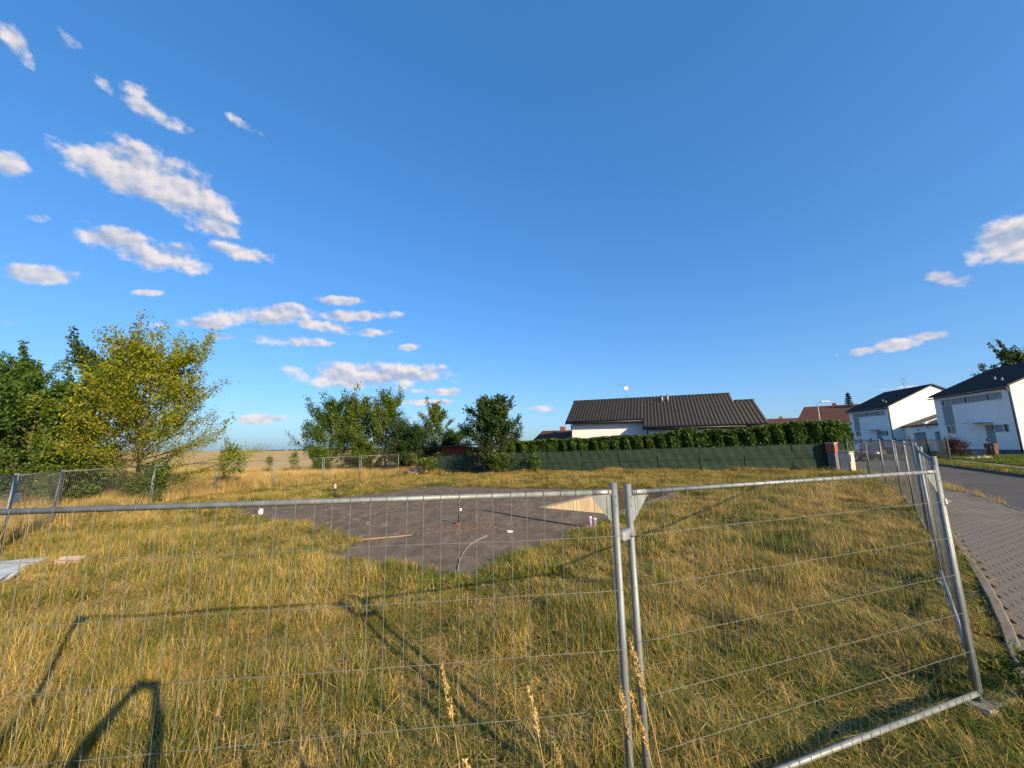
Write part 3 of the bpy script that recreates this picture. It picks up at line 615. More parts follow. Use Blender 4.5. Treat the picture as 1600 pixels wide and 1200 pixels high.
# green screened garden fence
gf = empty('garden_fence', (F0.x, F0.y, 0), 0, 'long garden fence covered with dark green privacy screen', 'fence')
def fpt(s): p = fl_pt(s); return p
posts = [-8.4, -5.6, -2.8] + [i * 2.8 for i in range(9)]
for i, s in enumerate(posts):
    p = fl_pt(s); q = p - F0
    MB().tube([(q.x, q.y, gz(p.x) - .1), (q.x, q.y, gz(p.x) + 1.84)], .035, 8).build('post', M['green_post'], gf)
    if i == len(posts) - 1: break
    s2 = posts[i + 1]; mb = MB(); nx, nz = 22, 14; sag = .03 if i > 2 else .07
    for jz in range(nz + 1):
        for jx in range(nx + 1):
            u = jx / nx; v = jz / nz; ss = s + .03 + (s2 - s - .06) * u; pp = fl_pt(ss, -.045 + .018 * math.sin(v * 9 + i) * math.sin(u * 3.1 + i * 2) + .012 * math.sin(u * 25 + v * 7 + i) + RNG.normal() * .003)
            zt = 1.76 - sag * 4 * u * (1 - u) * (.6 + .4 * math.sin(i * 3.3)) - (.10 * (1 - u) if i == 0 else 0)
            mb.v.append((pp.x - F0.x, pp.y - F0.y, gz(pp.x) + .04 + (zt - .04) * v))
    for jz in range(nz):
        for jx in range(nx):
            a = jz * (nx + 1) + jx; mb.f.append((a, a + 1, a + nx + 2, a + nx + 1)); mb.sm.append(True)
    mb.build('screen_panel', M['screen'], gf)
    w = MB()
    for zz in (.88, 1.78): a, b = fl_pt(s, -.075), fl_pt(s2, -.075); w.tube([(a.x - F0.x, a.y - F0.y, gz(a.x) + zz), (b.x - F0.x, b.y - F0.y, gz(b.x) + zz)], .008, 5)
    w.build('tension_wire', M['green_post'], gf)

# ------------------------------------------------------------------ mobile wire fencing
def frame_matrix(P, Q):
    P, Q = Vector(P), Vector(Q); x = (Q - P).normalized(); z = Vector((0, 0, 1)); y = z.cross(x).normalized(); z = x.cross(y)
    return Matrix(((x.x, y.x, z.x, P.x), (x.y, y.y, z.y, P.y), (x.z, y.z, z.z, P.z), (0, 0, 0, 1)))
def panel(P, Q, label, detail=True, group=None, H=2.0, lean=0):
    L = (Vector(Q) - Vector(P)).length
    root = empty('wire_fence_panel', (0, 0, 0), 0, label, 'fence panel', group); root.matrix_world = frame_matrix(P, Q) @ Matrix.Rotation(lean, 4, 'X')
    pr = .021 if detail else .024; n = 14 if detail else 6
    for x in (pr, L - pr):
        mb = MB().tube([(x, 0, -.02), (x, 0, H)], pr, n)
        po = mb.build('post', M['galv'], root)
        if detail:
            for zz in (.08, .13): MB().tube([(x, -pr - .001, H - zz), (x, -pr + .004, H - zz)], .004, 8).build('drain_hole', M['rust'], po)
    rr = .0155 if detail else .02
    MB().tube([(2 * pr, 0, H - .055), (L - 2 * pr, 0, H - .055)], rr, n).build('top_rail', M['galv'], root)
    zr = .16 if detail else .07
    MB().tube([(2 * pr, 0, zr), (L - 2 * pr, 0, zr)], rr * 1.25 if detail else rr * .8, n).build('bottom_rail', M['galv'], root)
    if detail:
        for sx in (0, 1):    # bright weld-cleaned ends of the top rail
            x0 = 2 * pr + .002 if sx == 0 else L - 2 * pr - .112
            MB().tube([(x0, 0, H - .055), (x0 + .11, 0, H - .055)], rr + .0012, n).build('rail_end', M['galv_bright'], root)
            x0 = 2 * pr if sx == 0 else L - 2 * pr; d = 1 if sx == 0 else -1
            MB().add([(x0, -.0015, H - .075), (x0 + d * .125, -.0015, H - .075), (x0, -.0015, H - .24), (x0, .0015, H - .075), (x0 + d * .125, .0015, H - .075), (x0, .0015, H - .24)],
                     [(0, 1, 2), (5, 4, 3), (0, 3, 4, 1), (1, 4, 5, 2), (2, 5, 3, 0)]).build('corner_plate', M['galv'], root)
        zt = H - .055
        path = [(0, -.019, .12), (0, -.019, 1.0), (0, -.019, zt - .01)] + [(0, -(.0185) * math.cos(a), zt + .0185 * math.sin(a)) for a in np.linspace(.1, 2.6, 6)]
        wm = MB().tube(path, .00165, 6).mesh('vertical_wire', M['wire_dull'])
        nv = int(round((L - .12) / .1))
        for i in range(nv + 1):
            o = link('vertical_wire', wm, root, (.06 + (L - .12) * i / nv + random.gauss(0, .003), random.gauss(0, .0008), 0)); o.rotation_euler = (random.gauss(0, .0012), random.gauss(0, .002), 0)
        for i in range(6):
            z = H - .31 - i * .30 + random.gauss(0, .004)
            pts = [(.005, -.023, z)] + [(L * t, -.0225 + random.gauss(0, .001), z + random.gauss(0, .0025)) for t in np.linspace(.05, .95, 9)] + [(L - .005, -.023, z)]
            MB().tube(pts, .0015, 6).build('horizontal_wire', M['wire'], root)
    else:
        mb = MB(); nv = int(round((L - .1) / .1))
        for i in range(nv + 1): x = .05 + (L - .1) * i / nv; mb.tube([(x, -.02, .1), (x, -.02, H - .05)], .0022, 3, False)
        for i in range(6): z = .3 + i * .3; mb.tube([(.02, -.023, z), (L - .02, -.023, z)], .0024, 3, False)
        tag(mb.build('wire_mesh', M['far_wire'], root), kind='stuff')
    return root
def foot(x, y, rz, label, group=None):
    o = MB().bbox(-.34, .34, -.115, .115, 0, .13, .025).build('concrete_block', M['foot'], None, (x, y, gz(x) - .075)); o.rotation_euler = (0, -tilt, rz)
    tag(o, label, 'concrete block', group); return o
def clamp(p, rz, label, group=None, s=1):
    root = empty('fence_clamp', p, rz, label, 'clamp', group)
    MB().bbox(-.085 * s, .085 * s, -.027, .027, -.03, .03, .014).build('clamp_body', M['galv_bright'], root)
    MB().tube([(0, -.031, 0), (0, -.041, 0)], .012, 6).build('bolt_head', M['galv_bright'], root); MB().tube([(0, -.041, 0), (0, -.052, 0)], .007, 8).build('bolt', M['galv'], root); return root
G1, G2, CN = (.65, 2.425), (.735, 2.53), (3.83, 3.55)
LE = (-2.83, 2.05)
panel((*LE, .0), (*G1, .03), 'wire fence panel whose top rail runs past the tall seed heads to the clamped post', True, lean=R(.3))
panel((*G2, .012), (*CN, .05), 'wire fence panel between the clamped posts and the pavement corner', True)
clamp(((G1[0] + G2[0]) / 2, (G1[1] + G2[1]) / 2 - .002, 1.715), math.atan2(G2[1] - G1[1], G2[0] - G1[0]), 'bolted metal clamp joining the two big fence posts')
JT = [(3.89, 3.60), (6.45, 6.2), (8.9, 8.65), (11.25, 11.2), (13.55, 13.85), (15.65, 16.6), (17.6, 19.45), (19.2, 22.4)]
GS = 'wire fence panels along the street'
LABS = ['wire fence panel starting at the pavement corner, running along the kerb', 'second wire fence panel from the pavement corner along the kerb', 'third wire fence panel from the pavement corner along the street', 'fourth wire fence panel from the pavement corner along the street',
        'third wire fence panel from the white brick pillar', 'second wire fence panel from the white brick pillar', 'wire fence panel next to the white brick pillar']
for i in range(7):
    a, b = JT[i], JT[i + 1]; d = (Vector(b) - Vector(a)).normalized() * .05
    panel((a[0] + d.x * (i > 0), a[1] + d.y * (i > 0), gz(a[0]) + .03), (b[0] - d.x, b[1] - d.y, gz(b[0]) + .03), LABS[i], i == 0, GS, lean=R((-.5, .6, -.4, .5, -.7, .4, .2)[i]))
    if i > 0: foot(*a, .75 + .3, LABS[i].replace('wire fence panel', 'concrete block under the wire fence panel').replace('along the', 'by the'), 'concrete feet of the street fence')
clamp((3.86, 3.58, 1.73), R(45), 'bolted clamp on the corner posts beside the pavement', s=.7)
foot(4.02, 3.62, R(20), 'concrete block under the corner posts, half hidden in grass')
GL = 'wire fence panels along the dry grass'
PJ = [(-11.2, 7.9), (-14.0, 11.0), (-16.3, 14.1), (-18.2, 19.9), (-18.0, 23.9), (-16.4, 27.0), (-14.6, 30.2), (-12.9, 33.2), (-10.4, 35.9)]
LL = ['wire fence panel past the white boards, before the signed panel', 'wire fence panel next to the one with the small white sign', 'long wire fence panel in front of the yellow maple', 'wire fence panel just past the yellow maple trunk', 'wire fence panel before the wheat field view',
      'third wire fence panel from the green screen, by tall dry grass', 'second wire fence panel from the green screen, by tall dry grass', 'last wire fence panel of the row, next to the red shed bush']
for i in range(8):
    a, b = PJ[i], PJ[i + 1]; d = (Vector(b) - Vector(a)).normalized() * .05
    panel((a[0] + d.x, a[1] + d.y, gz(a[0]) + .02), (b[0] - d.x, b[1] - d.y, gz(b[0]) + .02), LL[i], False, GL, lean=R((1.5, 2, 1, -.5, .4, .3, -.6, .4)[i]))
# small sign on the left fence
a, b = Vector(PJ[1]), Vector(PJ[2]); d = (b - a).normalized(); c = a + d * .55
sg = empty('warning_sign', (c.x + .04, c.y - .03, gz(c.x) + 1.32), math.atan2(d.y, d.x), 'small white sign with faded red lines hung on the wire fence', 'sign')
MB().bbox(-.19, .19, -.004, .004, -.125, .125, .003).build('sign_plate', M['sign'], sg)
for k, (w, z) in enumerate(((.13, .06), (.15, .0), (.09, -.055))): MB().box(-w, w, -.0062, -.0045, z - .008, z + .008).build('print_line', M['sign_red'], sg)
# dark screen fence behind it
dk = empty('dark_screen_fence', (-19, 14.5, gz(-19)), 0, 'dark mesh screen fence standing under the green trees', 'fence')
dm = MB(); pA, pB = Vector((-3.6, -3.6, 0)), Vector((-1.2, 3.2, 0))
for i in range(150): p = pA.lerp(pB, i / 149); dm.tube([(p.x, p.y, .05), (p.x, p.y, 1.8)], .006, 3, False)
for i in range(9): dm.tube([(pA.x, pA.y, .06 + i * .217), (pB.x, pB.y, .06 + i * .217)], .007, 3, False)
tag(dm.build('mesh_screen', M['dark_metal'], dk), kind='stuff')
for i in range(4): p = pA.lerp(pB, i / 3); MB().tube([(p.x, p.y, -.1), (p.x, p.y, 1.9)], .03, 8).build('post', M['dark_metal'], dk)

# ------------------------------------------------------------------ buildings
def tile_roof(name, O, U, V, nu, nv, m, parent, tw=.30, tl=.38, amp=.055, step=.018, samples=6):
    """a pitch of interlocking tiles: O corner at the eave, U along the eave, V up the slope (unit vectors); nu x nv tiles"""
    O, U, V = Vector(O), Vector(U).normalized(), Vector(V).normalized(); Nn = U.cross(V).normalized()
    if Nn.z < 0: Nn = -Nn
    mb = MB(); cols = nu * samples + 1
    for r in range(nv):
        for e in (0, 1):
            for c in range(cols):
                x = c / samples * tw; ph = (c % samples) / samples; hgt = amp * (abs(math.sin(math.pi * ph)) ** .7) + (step * (1 - e)) + .01
                mb.v.append(tuple(O + U * x + V * ((r + e) * tl) + Nn * hgt))
    rows = nv * 2
    for r in range(rows - 1):
        for c in range(cols - 1):
            a = r * cols + c; mb.f.append((a, a + 1, a + cols + 1, a + cols)); mb.sm.append(r % 2 == 0)
    return mb.build(name, m, parent)
# --- bungalow behind the hedge
HB = empty('bungalow', (0, 0, 0), 0, 'white bungalow with a large black tiled roof behind the clipped hedge', 'house')
HB.matrix_world = Matrix(((FD.x, FN.x, 0, 0), (FD.y, FN.y, 0, 0), (0, 0, 1, 0), (0, 0, 0, 1)))
sl = (7.05 - 3.8) / 6.0; Vs = Vector((0, 1, sl)).normalized()
def rz_(C): return 3.8 + (C - 35) * sl
def pitch(name, a0, a1, c0, c1):
    n = round((a1 - a0) / .3); lnn = (c1 - c0) * math.sqrt(1 + sl * sl); nv = max(1, round(lnn / .38))
    tile_roof(name, (a0, c0, rz_(c0)), (1, 0, 0), Vs, n, nv, M['roof_tile'], HB, tw=(a1 - a0) / n, tl=lnn / nv)
pitch('roof_pitch', -8.1, -1.05, 36.4, 41); pitch('roof_pitch', -1.05, 6.7, 35, 41); pitch('roof_pitch', 6.7, 8.3, 35, 39.35)
# back pitch and lower wing back pitch
MB().add([(-8.1, 41, 7.03), (6.7, 41, 7.03), (6.7, 47, 3.75), (-8.1, 47, 3.75), (-8.1, 41, 6.9), (6.7, 41, 6.9), (6.7, 47, 3.6), (-8.1, 47, 3.6)], [(0, 1, 2, 3), (7, 6, 5, 4), (0, 4, 5, 1), (2, 6, 7, 3), (1, 5, 6, 2), (3, 7, 4, 0)]).build('back_pitch', M['roof_tile'], HB)
MB().add([(6.72, 39.35, rz_(39.35)), (8.3, 39.35, rz_(39.35)), (8.3, 45, rz_(36.3)), (6.72, 45, rz_(36.3)), (6.72, 39.35, rz_(39.35) - .12), (8.3, 39.35, rz_(39.35) - .12), (8.3, 45, rz_(36.3) - .12), (6.72, 45, rz_(36.3) - .12)], [(0, 1, 2, 3), (7, 6, 5, 4), (0, 4, 5, 1), (2, 6, 7, 3), (1, 5, 6, 2), (3, 7, 4, 0)]).build('back_pitch', M['roof_tile'], HB)
for a0, a1, C, z in ((-8.15, 6.75, 41, 7.08), (6.8, 8.32, 39.35, rz_(39.35) + .05)):
    n = round((a1 - a0) / .36)
    for i in range(n): x = a0 + i * (a1 - a0) / n; MB().tube([(x, C, z - .05), (x + (a1 - a0) / n + .02, C, z - .03)], [.12, .105], 8).build('ridge_tile', M['roof_tile'], HB)
# soffit/underside boards and gutters
for a0, a1, c0, c1 in ((-8.08, -1.05, 36.42, 41), (-1.05, 6.68, 35.02, 41), (6.7, 8.28, 35.02, 39.3)):
    MB().add([(a0, c0, rz_(c0) - .03), (a1, c0, rz_(c0) - .03), (a1, c1, rz_(c1) - .03), (a0, c1, rz_(c1) - .03), (a0, c0, rz_(c0) - .2), (a1, c0, rz_(c0) - .2), (a1, c1, rz_(c1) - .2), (a0, c1, rz_(c1) - .2)], [(3, 2, 1, 0), (4, 5, 6, 7), (0, 1, 5, 4), (1, 2, 6, 5), (3, 0, 4, 7)]).build('eave_board', M['gutter'], HB)
    MB().tube([(a0, c0 - .07, rz_(c0) - .1), (a1, c0 - .07, rz_(c0) - .1)], .07, 8).build('gutter', M['gutter'], HB)
# verge boards
MB().add([(-8.12, 36.4, 4.52), (-8.12, 41, 7.05), (-8.12, 41, 6.8), (-8.12, 36.4, 4.3), (-8.04, 36.4, 4.52), (-8.04, 41, 7.05), (-8.04, 41, 6.8), (-8.04, 36.4, 4.3)], [(0, 1, 2, 3), (7, 6, 5, 4), (0, 4, 5, 1), (3, 2, 6, 7), (0, 3, 7, 4)]).build('verge_board', M['gutter'], HB)
w = MB(); w.box(-7.6, -.62, 37.0, 46.4, .05, 4.5); w.box(-.6, 8.0, 35.7, 46.4, .3, 3.85); w.build('wall', M['white_wall'], HB)
MB().add([(-7.58, 37.05, 4.5), (-7.58, 46.4, 4.0), (-7.58, 41, 6.88), (-7.4, 37.05, 4.5), (-7.4, 46.4, 4.0), (-7.4, 41, 6.88)], [(0, 2, 1), (3, 4, 5), (0, 3, 5, 2), (1, 2, 5, 4)]).build('gable_wall', M['white_wall'], HB)
for a, c, zt in ((-7.62, 36.85, 4.4), (-.7, 35.62, 3.7)): MB().tube([(a, c - .35, zt), (a, c, zt - .25), (a, c, .2)], .05, 8).build('downpipe', M['gutter'], HB)
for a, c, h in ((.75, 39.8, .62), (1.25, 39.9, .66)): MB().tube([(a, c, rz_(c) - .1), (a, c, rz_(c) + h)], .075, 10).tube([(a, c, rz_(c) + h), (a, c, rz_(c) + h + .1)], [.11, .10], 10).build('vent_pipe', M['galv_bright'], HB)
ma = MB().tube([(-2.65, 41, 6.9), (-2.65, 41, 8.55)], .025, 6).build('antenna_mast', M['galv'], HB)
d_ = MB(); nseg = 16
for j in range(4):
    rr_ = .24 * j / 3
    for i in range(nseg): a = 6.283 * i / nseg; d_.v.append((-2.55 + rr_ * math.cos(a), 40.86 - .05 + .5 * rr_ * rr_ * -1, 8.15 + rr_ * math.sin(a)))
for j in range(3):
    for i in range(nseg): i2 = (i + 1) % nseg; d_.f.append((j * nseg + i, j * nseg + i2, (j + 1) * nseg + i2, (j + 1) * nseg + i)); d_.sm.append(True)
d_.build('dish', M['mailbox'], ma)
an = MB().tube([(-3.5, 41.0, 8.5), (-2.3, 41.0, 8.5)], .012, 5)
for i in range(7): an.tube([(-3.4 + i * .16, 40.85, 8.5), (-3.4 + i * .16, 41.15, 8.5)], .008, 4)
an.build('antenna', M['galv'], ma)

# --- two-storey white houses
def wall_openings(W_, H_, ops, depth=.16, y0=0.0, sy=1):
    xs = sorted({0, W_} | {v for o in ops for v in (o[0], o[1])}); zs = sorted({0, H_} | {v for o in ops for v in (o[2], o[3])}); mb = MB()
    def hole(x, z): return any(o[0] < x < o[1] and o[2] < z < o[3] for o in ops)
    for i in range(len(xs) - 1):
        for j in range(len(zs) - 1):
            if not hole((xs[i] + xs[i + 1]) / 2, (zs[j] + zs[j + 1]) / 2): mb.add([(xs[i], y0, zs[j]), (xs[i + 1], y0, zs[j]), (xs[i + 1], y0, zs[j + 1]), (xs[i], y0, zs[j + 1])], [(0, 1, 2, 3)])
    for (a, b, c, d) in ops:
        p = [(a, y0, c), (b, y0, c), (b, y0, d), (a, y0, d)]; q = [(x, y0 + depth, z) for x, _, z in p]
        for i in range(4): j = (i + 1) % 4; mb.add([p[i], q[i], q[j], p[j]], [(0, 1, 2, 3)])
    return mb
def window(parent, a, b, c, d, panes=2, y=.10, dark=False, curtain=True):
    fr = MB(); t = .055; fm = M['dark_frame'] if dark else M['grey_panel']
    for (x0, x1, z0, z1) in ((a, b, c, c + t), (a, b, d - t, d), (a, a + t, c + t, d - t), (b - t, b, c + t, d - t)): fr.box(x0, x1, y, y + .06, z0, z1)
    for k in range(1, panes): x = a + (b - a) * k / panes; fr.box(x - t * .6, x + t * .6, y, y + .06, c + t, d - t)
    wo = fr.build('window', fm, parent)
    for k in range(panes):
        x0 = a + (b - a) * k / panes + t * .6; x1 = a + (b - a) * (k + 1) / panes - t * .6
        MB().box(x0, x1, y + .02, y + .032, c + t, d - t).build('pane', M['curtain'] if (curtain and k == 1) else M['glass'], wo)
    MB().box(a - .04, b + .04, -.07, y, c - .035, c - .003).build('sill', M['frame'], wo)
def white_house(L, Rr, base, eave, depth, rise, label, flip=False):
    L, Rr = Vector((*L, 0)), Vector((*Rr, 0)); Wd = (Rr - L).length; x = (Rr - L).normalized(); y = Vector((0, 0, 1)).cross(x)
    root = empty('white_house', (0, 0, 0), 0, label, 'house'); root.matrix_world = Matrix(((x.x, y.x, 0, L.x), (x.y, y.y, 0, L.y), (0, 0, 1, base), (0, 0, 0, 1)))
    H_ = eave - base; k = Wd
    o_win = [(.103, .257), (.425, .525), (.707, .896)]; z0, z1 = H_ - 1.02, H_ - .44
    ops = [(a * k, b * k, z0, z1) for a, b in o_win] + [(.257 * k + .001, .425 * k - .001, z0, z1), (.525 * k + .001, .707 * k - .001, z0, z1)]
    low = (.115 * k, .25 * k, 1.85, 2.55); vp = (.105 * k, .255 * k, 2.62, z0 - .06); door = (.63 * k, .735 * k, .32, 2.45); rp = (.74 * k, .835 * k, 1.8, 2.42); rw = (.84 * k, .90 * k, 1.8, 2.42)
    ops += [low, vp, door, rp, rw]
    wall_openings(k, H_, ops).build('front_wall', M['white_wall'], root)
    for i, (a, b) in enumerate(o_win): window(root, a * k + .004, b * k - .004, z0 + .004, z1 - .004, 2 if i != 1 else 2)
    window(root, low[0] + .004, low[1] - .004, low[2] + .004, low[3] - .004, 2); window(root, rw[0] + .004, rw[1] - .004, rw[2] + .004, rw[3] - .004, 1, dark=True)
    for (a, b, c, d) in (ops[3], ops[4], vp, rp): MB().box(a + .004, b - .004, .035, .10, c + .004, d - .004).build('grey_panel', M['grey_panel'], root)
    do = MB().box(door[0] + .004, door[0] + .7 * (door[1] - door[0]), .12, .17, door[2], door[3] - .004).build('door', M['grey_panel'], root); MB().box(door[0] + .7 * (door[1] - door[0]) + .01, door[1] - .004, .12, .17, door[2], door[3] - .004).build('side_light', M['glass'], do)
    MB().box(door[0] + .06, door[0] + .10, .07, .12, 1.1, 1.4).build('handle', M['galv_bright'], do)
    ca = MB().box(.5 * k, .745 * k, -1.15, -.01, 2.66, 2.69).build('canopy', M['frame'], root)
    for xx in (.53 * k, .70 * k): MB().tube([(xx, -.02, 3.05), (xx, -.95, 2.69)], .012, 5).build('canopy_rod', M['galv'], ca)
    MB().tube([(door[1] + .03, -.10, 2.3), (door[1] + .03, -.10, 2.1)], .05, 8).build('wall_lamp', M['dark_frame'], root)
    # plinth, side and back walls
    MB().box(-.02, door[0] - .02, -.02, .06, -.9, .30).box(door[1] + .02, k + .02, -.02, .06, -.9, .30).box(k - .03, k + .02, .065, depth, -.9, .28).build('plinth', M['plinth'], root)
    MB().box(door[0] - .4, door[1] + .3, -1.0, .1, -.9, .2).build('door_step', M['path'], root)
    g = MB()
    for xx in (0.0, k):
        g.add([(xx, .001, -.5), (xx, depth, -.5), (xx, depth, H_), (xx, depth / 2, H_ + rise), (xx, .001, H_)], [(0, 1, 2, 3, 4) if xx else (4, 3, 2, 1, 0)])
    g.add([(0, depth, -.5), (k, depth, -.5), (k, depth, H_), (0, depth, H_)], [(1, 0, 3, 2)]); g.build('gable_wall', M['white_wall'], root)
    g2 = MB(); tn = rise / (depth / 2)
    for sgn in (0, 1):
        ya, yb = (-.28, depth / 2) if sgn == 0 else (depth + .28, depth / 2); za, zb = H_ - .28 * tn + .06, H_ + rise + .06
        vs = [(-.22, ya, za), (k + .22, ya, za), (k + .22, yb, zb), (-.22, yb, zb)]; vs += [(a, b, c + .14) for a, b, c in vs]
        ff = [(3, 2, 1, 0), (4, 5, 6, 7), (0, 1, 5, 4), (1, 2, 6, 5), (2, 3, 7, 6), (3, 0, 4, 7)]
        if sgn: ff = [tuple(reversed(f)) for f in ff]
        MB().add(vs, ff).build('roof_pitch', M['slate'], root)
        # slate courses
        if sgn == 0:
            nu = round((k + .44) / .3); ln_ = math.hypot(depth / 2 + .28, (depth / 2 + .28) * tn); nv = round(ln_ / .4)
            tile_roof('roof_tiles', (-.22, ya, za + .145), (1, 0, 0), (0, 1, tn), nu, nv, M['slate'], root, tw=(k + .44) / nu, tl=ln_ / nv, amp=.02, step=.02, samples=4)
    MB().tube([(-.22, -.35, H_ - .22), (k + .22, -.35, H_ - .22)], .06, 8).build('gutter', M['gutter'], root)
    MB().tube([(k - .08, -.3, H_ - .25), (k - .08, -.07, H_ - .5), (k - .08, -.07, .1)], .04, 8).build('downpipe', M['gutter'], root)
    for xx, yy in ((k * .62, depth * .14), (k * .8, depth * .08)): MB().tube([(xx, yy, H_ + yy * tn), (xx, yy, H_ + yy * tn + .5)], .07, 8).build('vent_pipe', M['galv'], root)
    mx = MB().tube([(k * .45, depth * .5, H_ + rise), (k * .45, depth * .5, H_ + rise + 1.7)], .025, 6)
    for zz in (1.0, 1.3, 1.6): mx.tube([(k * .45 - .5, depth * .5, H_ + rise + zz), (k * .45 + .5, depth * .5, H_ + rise + zz)], .015, 5)
    mx.build('antenna', M['galv'], root); return root
white_house((44.1, 40), (41.75, 31.9), 1.32, 6.95, 10.5, 2.5, 'white two storey house beside the brown bin and black tripod')
white_house((50.6, 57.8), (49.3, 50.2), 1.45, 7.0, 10.5, 2.6, 'white two storey house behind the parked car and wire fence')
# garages between them
L_, R_ = Vector((50.6, 50.0, 0)), Vector((46.6, 40.4, 0)); x_ = (R_ - L_).normalized(); y_ = Vector((0, 0, 1)).cross(x_); k_ = (R_ - L_).length
gr = empty('garage_block', (0, 0, 0), 0, 'low white double garage with dark roof between the two white houses', 'garage'); gr.matrix_world = Matrix(((x_.x, y_.x, 0, L_.x), (x_.y, y_.y, 0, L_.y), (0, 0, 1, 1.25), (0, 0, 0, 1)))
dd = [(2.0, 4.5, 0, 2.25), (6.2, 8.7, 0, 2.25)]
wall_openings(k_, 3.1, dd, .35).build('front_wall', M['white_wall'], gr)
for a, b, c, d in dd:
    go = MB()
    for i in range(5): go.bbox(a + .01, b - .01, .26, .31, .02 + i * .445, .455 + i * .445, .01)
    go.build('garage_door', M['grey_panel'], gr); MB().tube([((a + b) / 2, -.12, 2.62), ((a + b) / 2, -.0, 2.62)], .07, 8).build('wall_lamp', M['dark_frame'], gr)
MB().add([(-.1, -.3, 3.0), (k_ + .1, -.3, 3.0), (k_ + .1, 4.5, 4.9), (-.1, 4.5, 4.9), (-.1, -.3, 3.16), (k_ + .1, -.3, 3.16), (k_ + .1, 4.5, 5.06), (-.1, 4.5, 5.06)], [(3, 2, 1, 0), (4, 5, 6, 7), (0, 1, 5, 4), (1, 2, 6, 5), (2, 3, 7, 6), (3, 0, 4, 7)]).build('roof', M['slate'], gr)
MB().box(0, k_, .36, 4.4, -.3, 3.0).build('rear_block', M['white_wall'], gr); MB().box(k_ * .5 - .09, k_ * .5 + .09, -.34, 4.5, 3.3, 3.4, Matrix.Rotation(math.atan(1.9 / 4.8), 4, 'X') @ Matrix.Translation((0, 1.2, -.15))).build('parting_strip', M['frame'], gr); MB().box(k_ * .5 - .15, k_ * .5 + .15, -.28, .1, 2.75, 3.35).build('parting_wall', M['white_wall'], gr)
# far houses
def far_house(cx, cy, w, d, base, eave, ridge, rot, roofm, label, cat='house', hip=.25):
    root = empty('far_house', (cx, cy, base), rot, label, cat); MB().box(-w / 2, w / 2, -d / 2, d / 2, -.5, eave).build('wall', M['white_wall'], root)
    W2, D2, hx = w / 2 + .4, d / 2 + .4, w / 2 * (1 - hip)
    ro = MB().add([(-W2, -D2, eave - .1), (W2, -D2, eave - .1), (W2, D2, eave - .1), (-W2, D2, eave - .1), (-hx, 0, ridge), (hx, 0, ridge)], [(0, 1, 5, 4), (1, 2, 5), (2, 3, 4, 5), (3, 0, 4), (3, 2, 1, 0)]).build('roof', roofm, root)
    MB().bbox(-.3, .3, .3, .9, ridge - 1.0, ridge + .5, .03).build('chimney', M['brick_red'], ro)
    for xx in (-w * .25, w * .2): MB().box(xx - .5, xx + .5, -d / 2 - .03, -d / 2 + .02, 1.0, 2.2).build('window', M['glass'], root)
    return root
far_house(64, 76, 13, 10, 1.5, 4.6, 8.3, R(-35), M['red_tile'], 'house with red brown tiled roof behind the hedge and street lamp')
far_house(61.5, 88, 12, 9, 1.5, 3.6, 6.6, R(-25), M['red_tile'], 'lower house with brown roof seen between the black roof and street lamp')
far_house(6.0, 47.0, 6.5, 5, .2, 2.2, 4.0, R(-20), M['red_tile'], 'small outbuilding with brown roof peeking out beside the bungalow')
# red shed with boards
rs = empty('red_shed', (-5.1, 38.3, gz(-5)), R(-21), 'small red wooden board shed behind the green screen', 'shed')
MB().box(-1.5, 1.6, -.98, 1.0, 0, 2.3).build('inner_frame', M['red_wood'], rs)
for i in range(9): MB().bbox(-1.55, 1.65, -1.04, -.985, .12 + i * .265, .36 + i * .265, .008).build('board', M['red_wood'], rs)
for x0 in (-1.6, -.05): MB().box(x0, x0 + .1, -1.07, -1.042, 0, 2.5).build('corner_post', M['red_wood'], rs)
MB().box(-1.9, 2.4, -1.4, 1.2, 2.55, 2.63, Matrix.Rotation(R(3), 4, 'X') @ Matrix.Rotation(R(-3), 4, 'Y')).build('roof', M['red_tile'], rs)
# brick pillars
def brick_pillar(name, x, y, w, d, h, m, label, rz, cap=False, zlow=0):
    root = empty(name, (x, y, gz(x)), rz, label, 'pillar'); MB().box(-w / 2 + .012, w / 2 - .012, -d / 2 + .012, d / 2 - .012, -.2 if not zlow else zlow, h - .01).build('mortar_core', M['mortar'], root)
    if zlow: MB().bbox(-w / 2 + .03, w / 2 - .03, -d / 2 + .03, d / 2 - .03, -.2, zlow - .003, .01).build('dark_base', M['plinth'], root)
    bl, bh = .24, .075; nz = int(h / bh); b = MB()
    for j in range(int(zlow / bh), nz):
        z0 = j * bh + .006; z1 = (j + 1) * bh - .006
        for (ax, ln_, th) in ((0, w, d), (1, d, w)):
            n = max(2, round(ln_ / bl)); s_ = ln_ / n
            for i in range(-1, n):
                a = -ln_ / 2 + (i + (.5 if j % 2 else 0)) * s_ + .006; bb_ = a + s_ - .012; a = max(a, -ln_ / 2 + .002); bb_ = min(bb_, ln_ / 2 - .002)
                if bb_ - a < .03: continue
                for sg_ in (-1, 1):
                    o0, o1 = sorted((sg_ * (th / 2 - .03), sg_ * (th / 2 + random.uniform(0, .004) - (.003 if ax else 0))))
                    b.box(*((a, bb_, o0, o1) if ax == 0 else (o0, o1, a, bb_)), z0, z1)
    tag(b.build('brickwork', m, root), kind='stuff')
    MB().bbox(-w / 2 - .03, w / 2 + .03, -d / 2 - .03, d / 2 + .03, h, h + .05, .01).build('coping', M['mortar'] if not cap else m, root); return root
p1 = brick_pillar('brick_pillar', 20.15, 23.6, .62, .5, 1.25, M['brick_white'], 'white brick mailbox pillar at the end of the street fence', R(30))
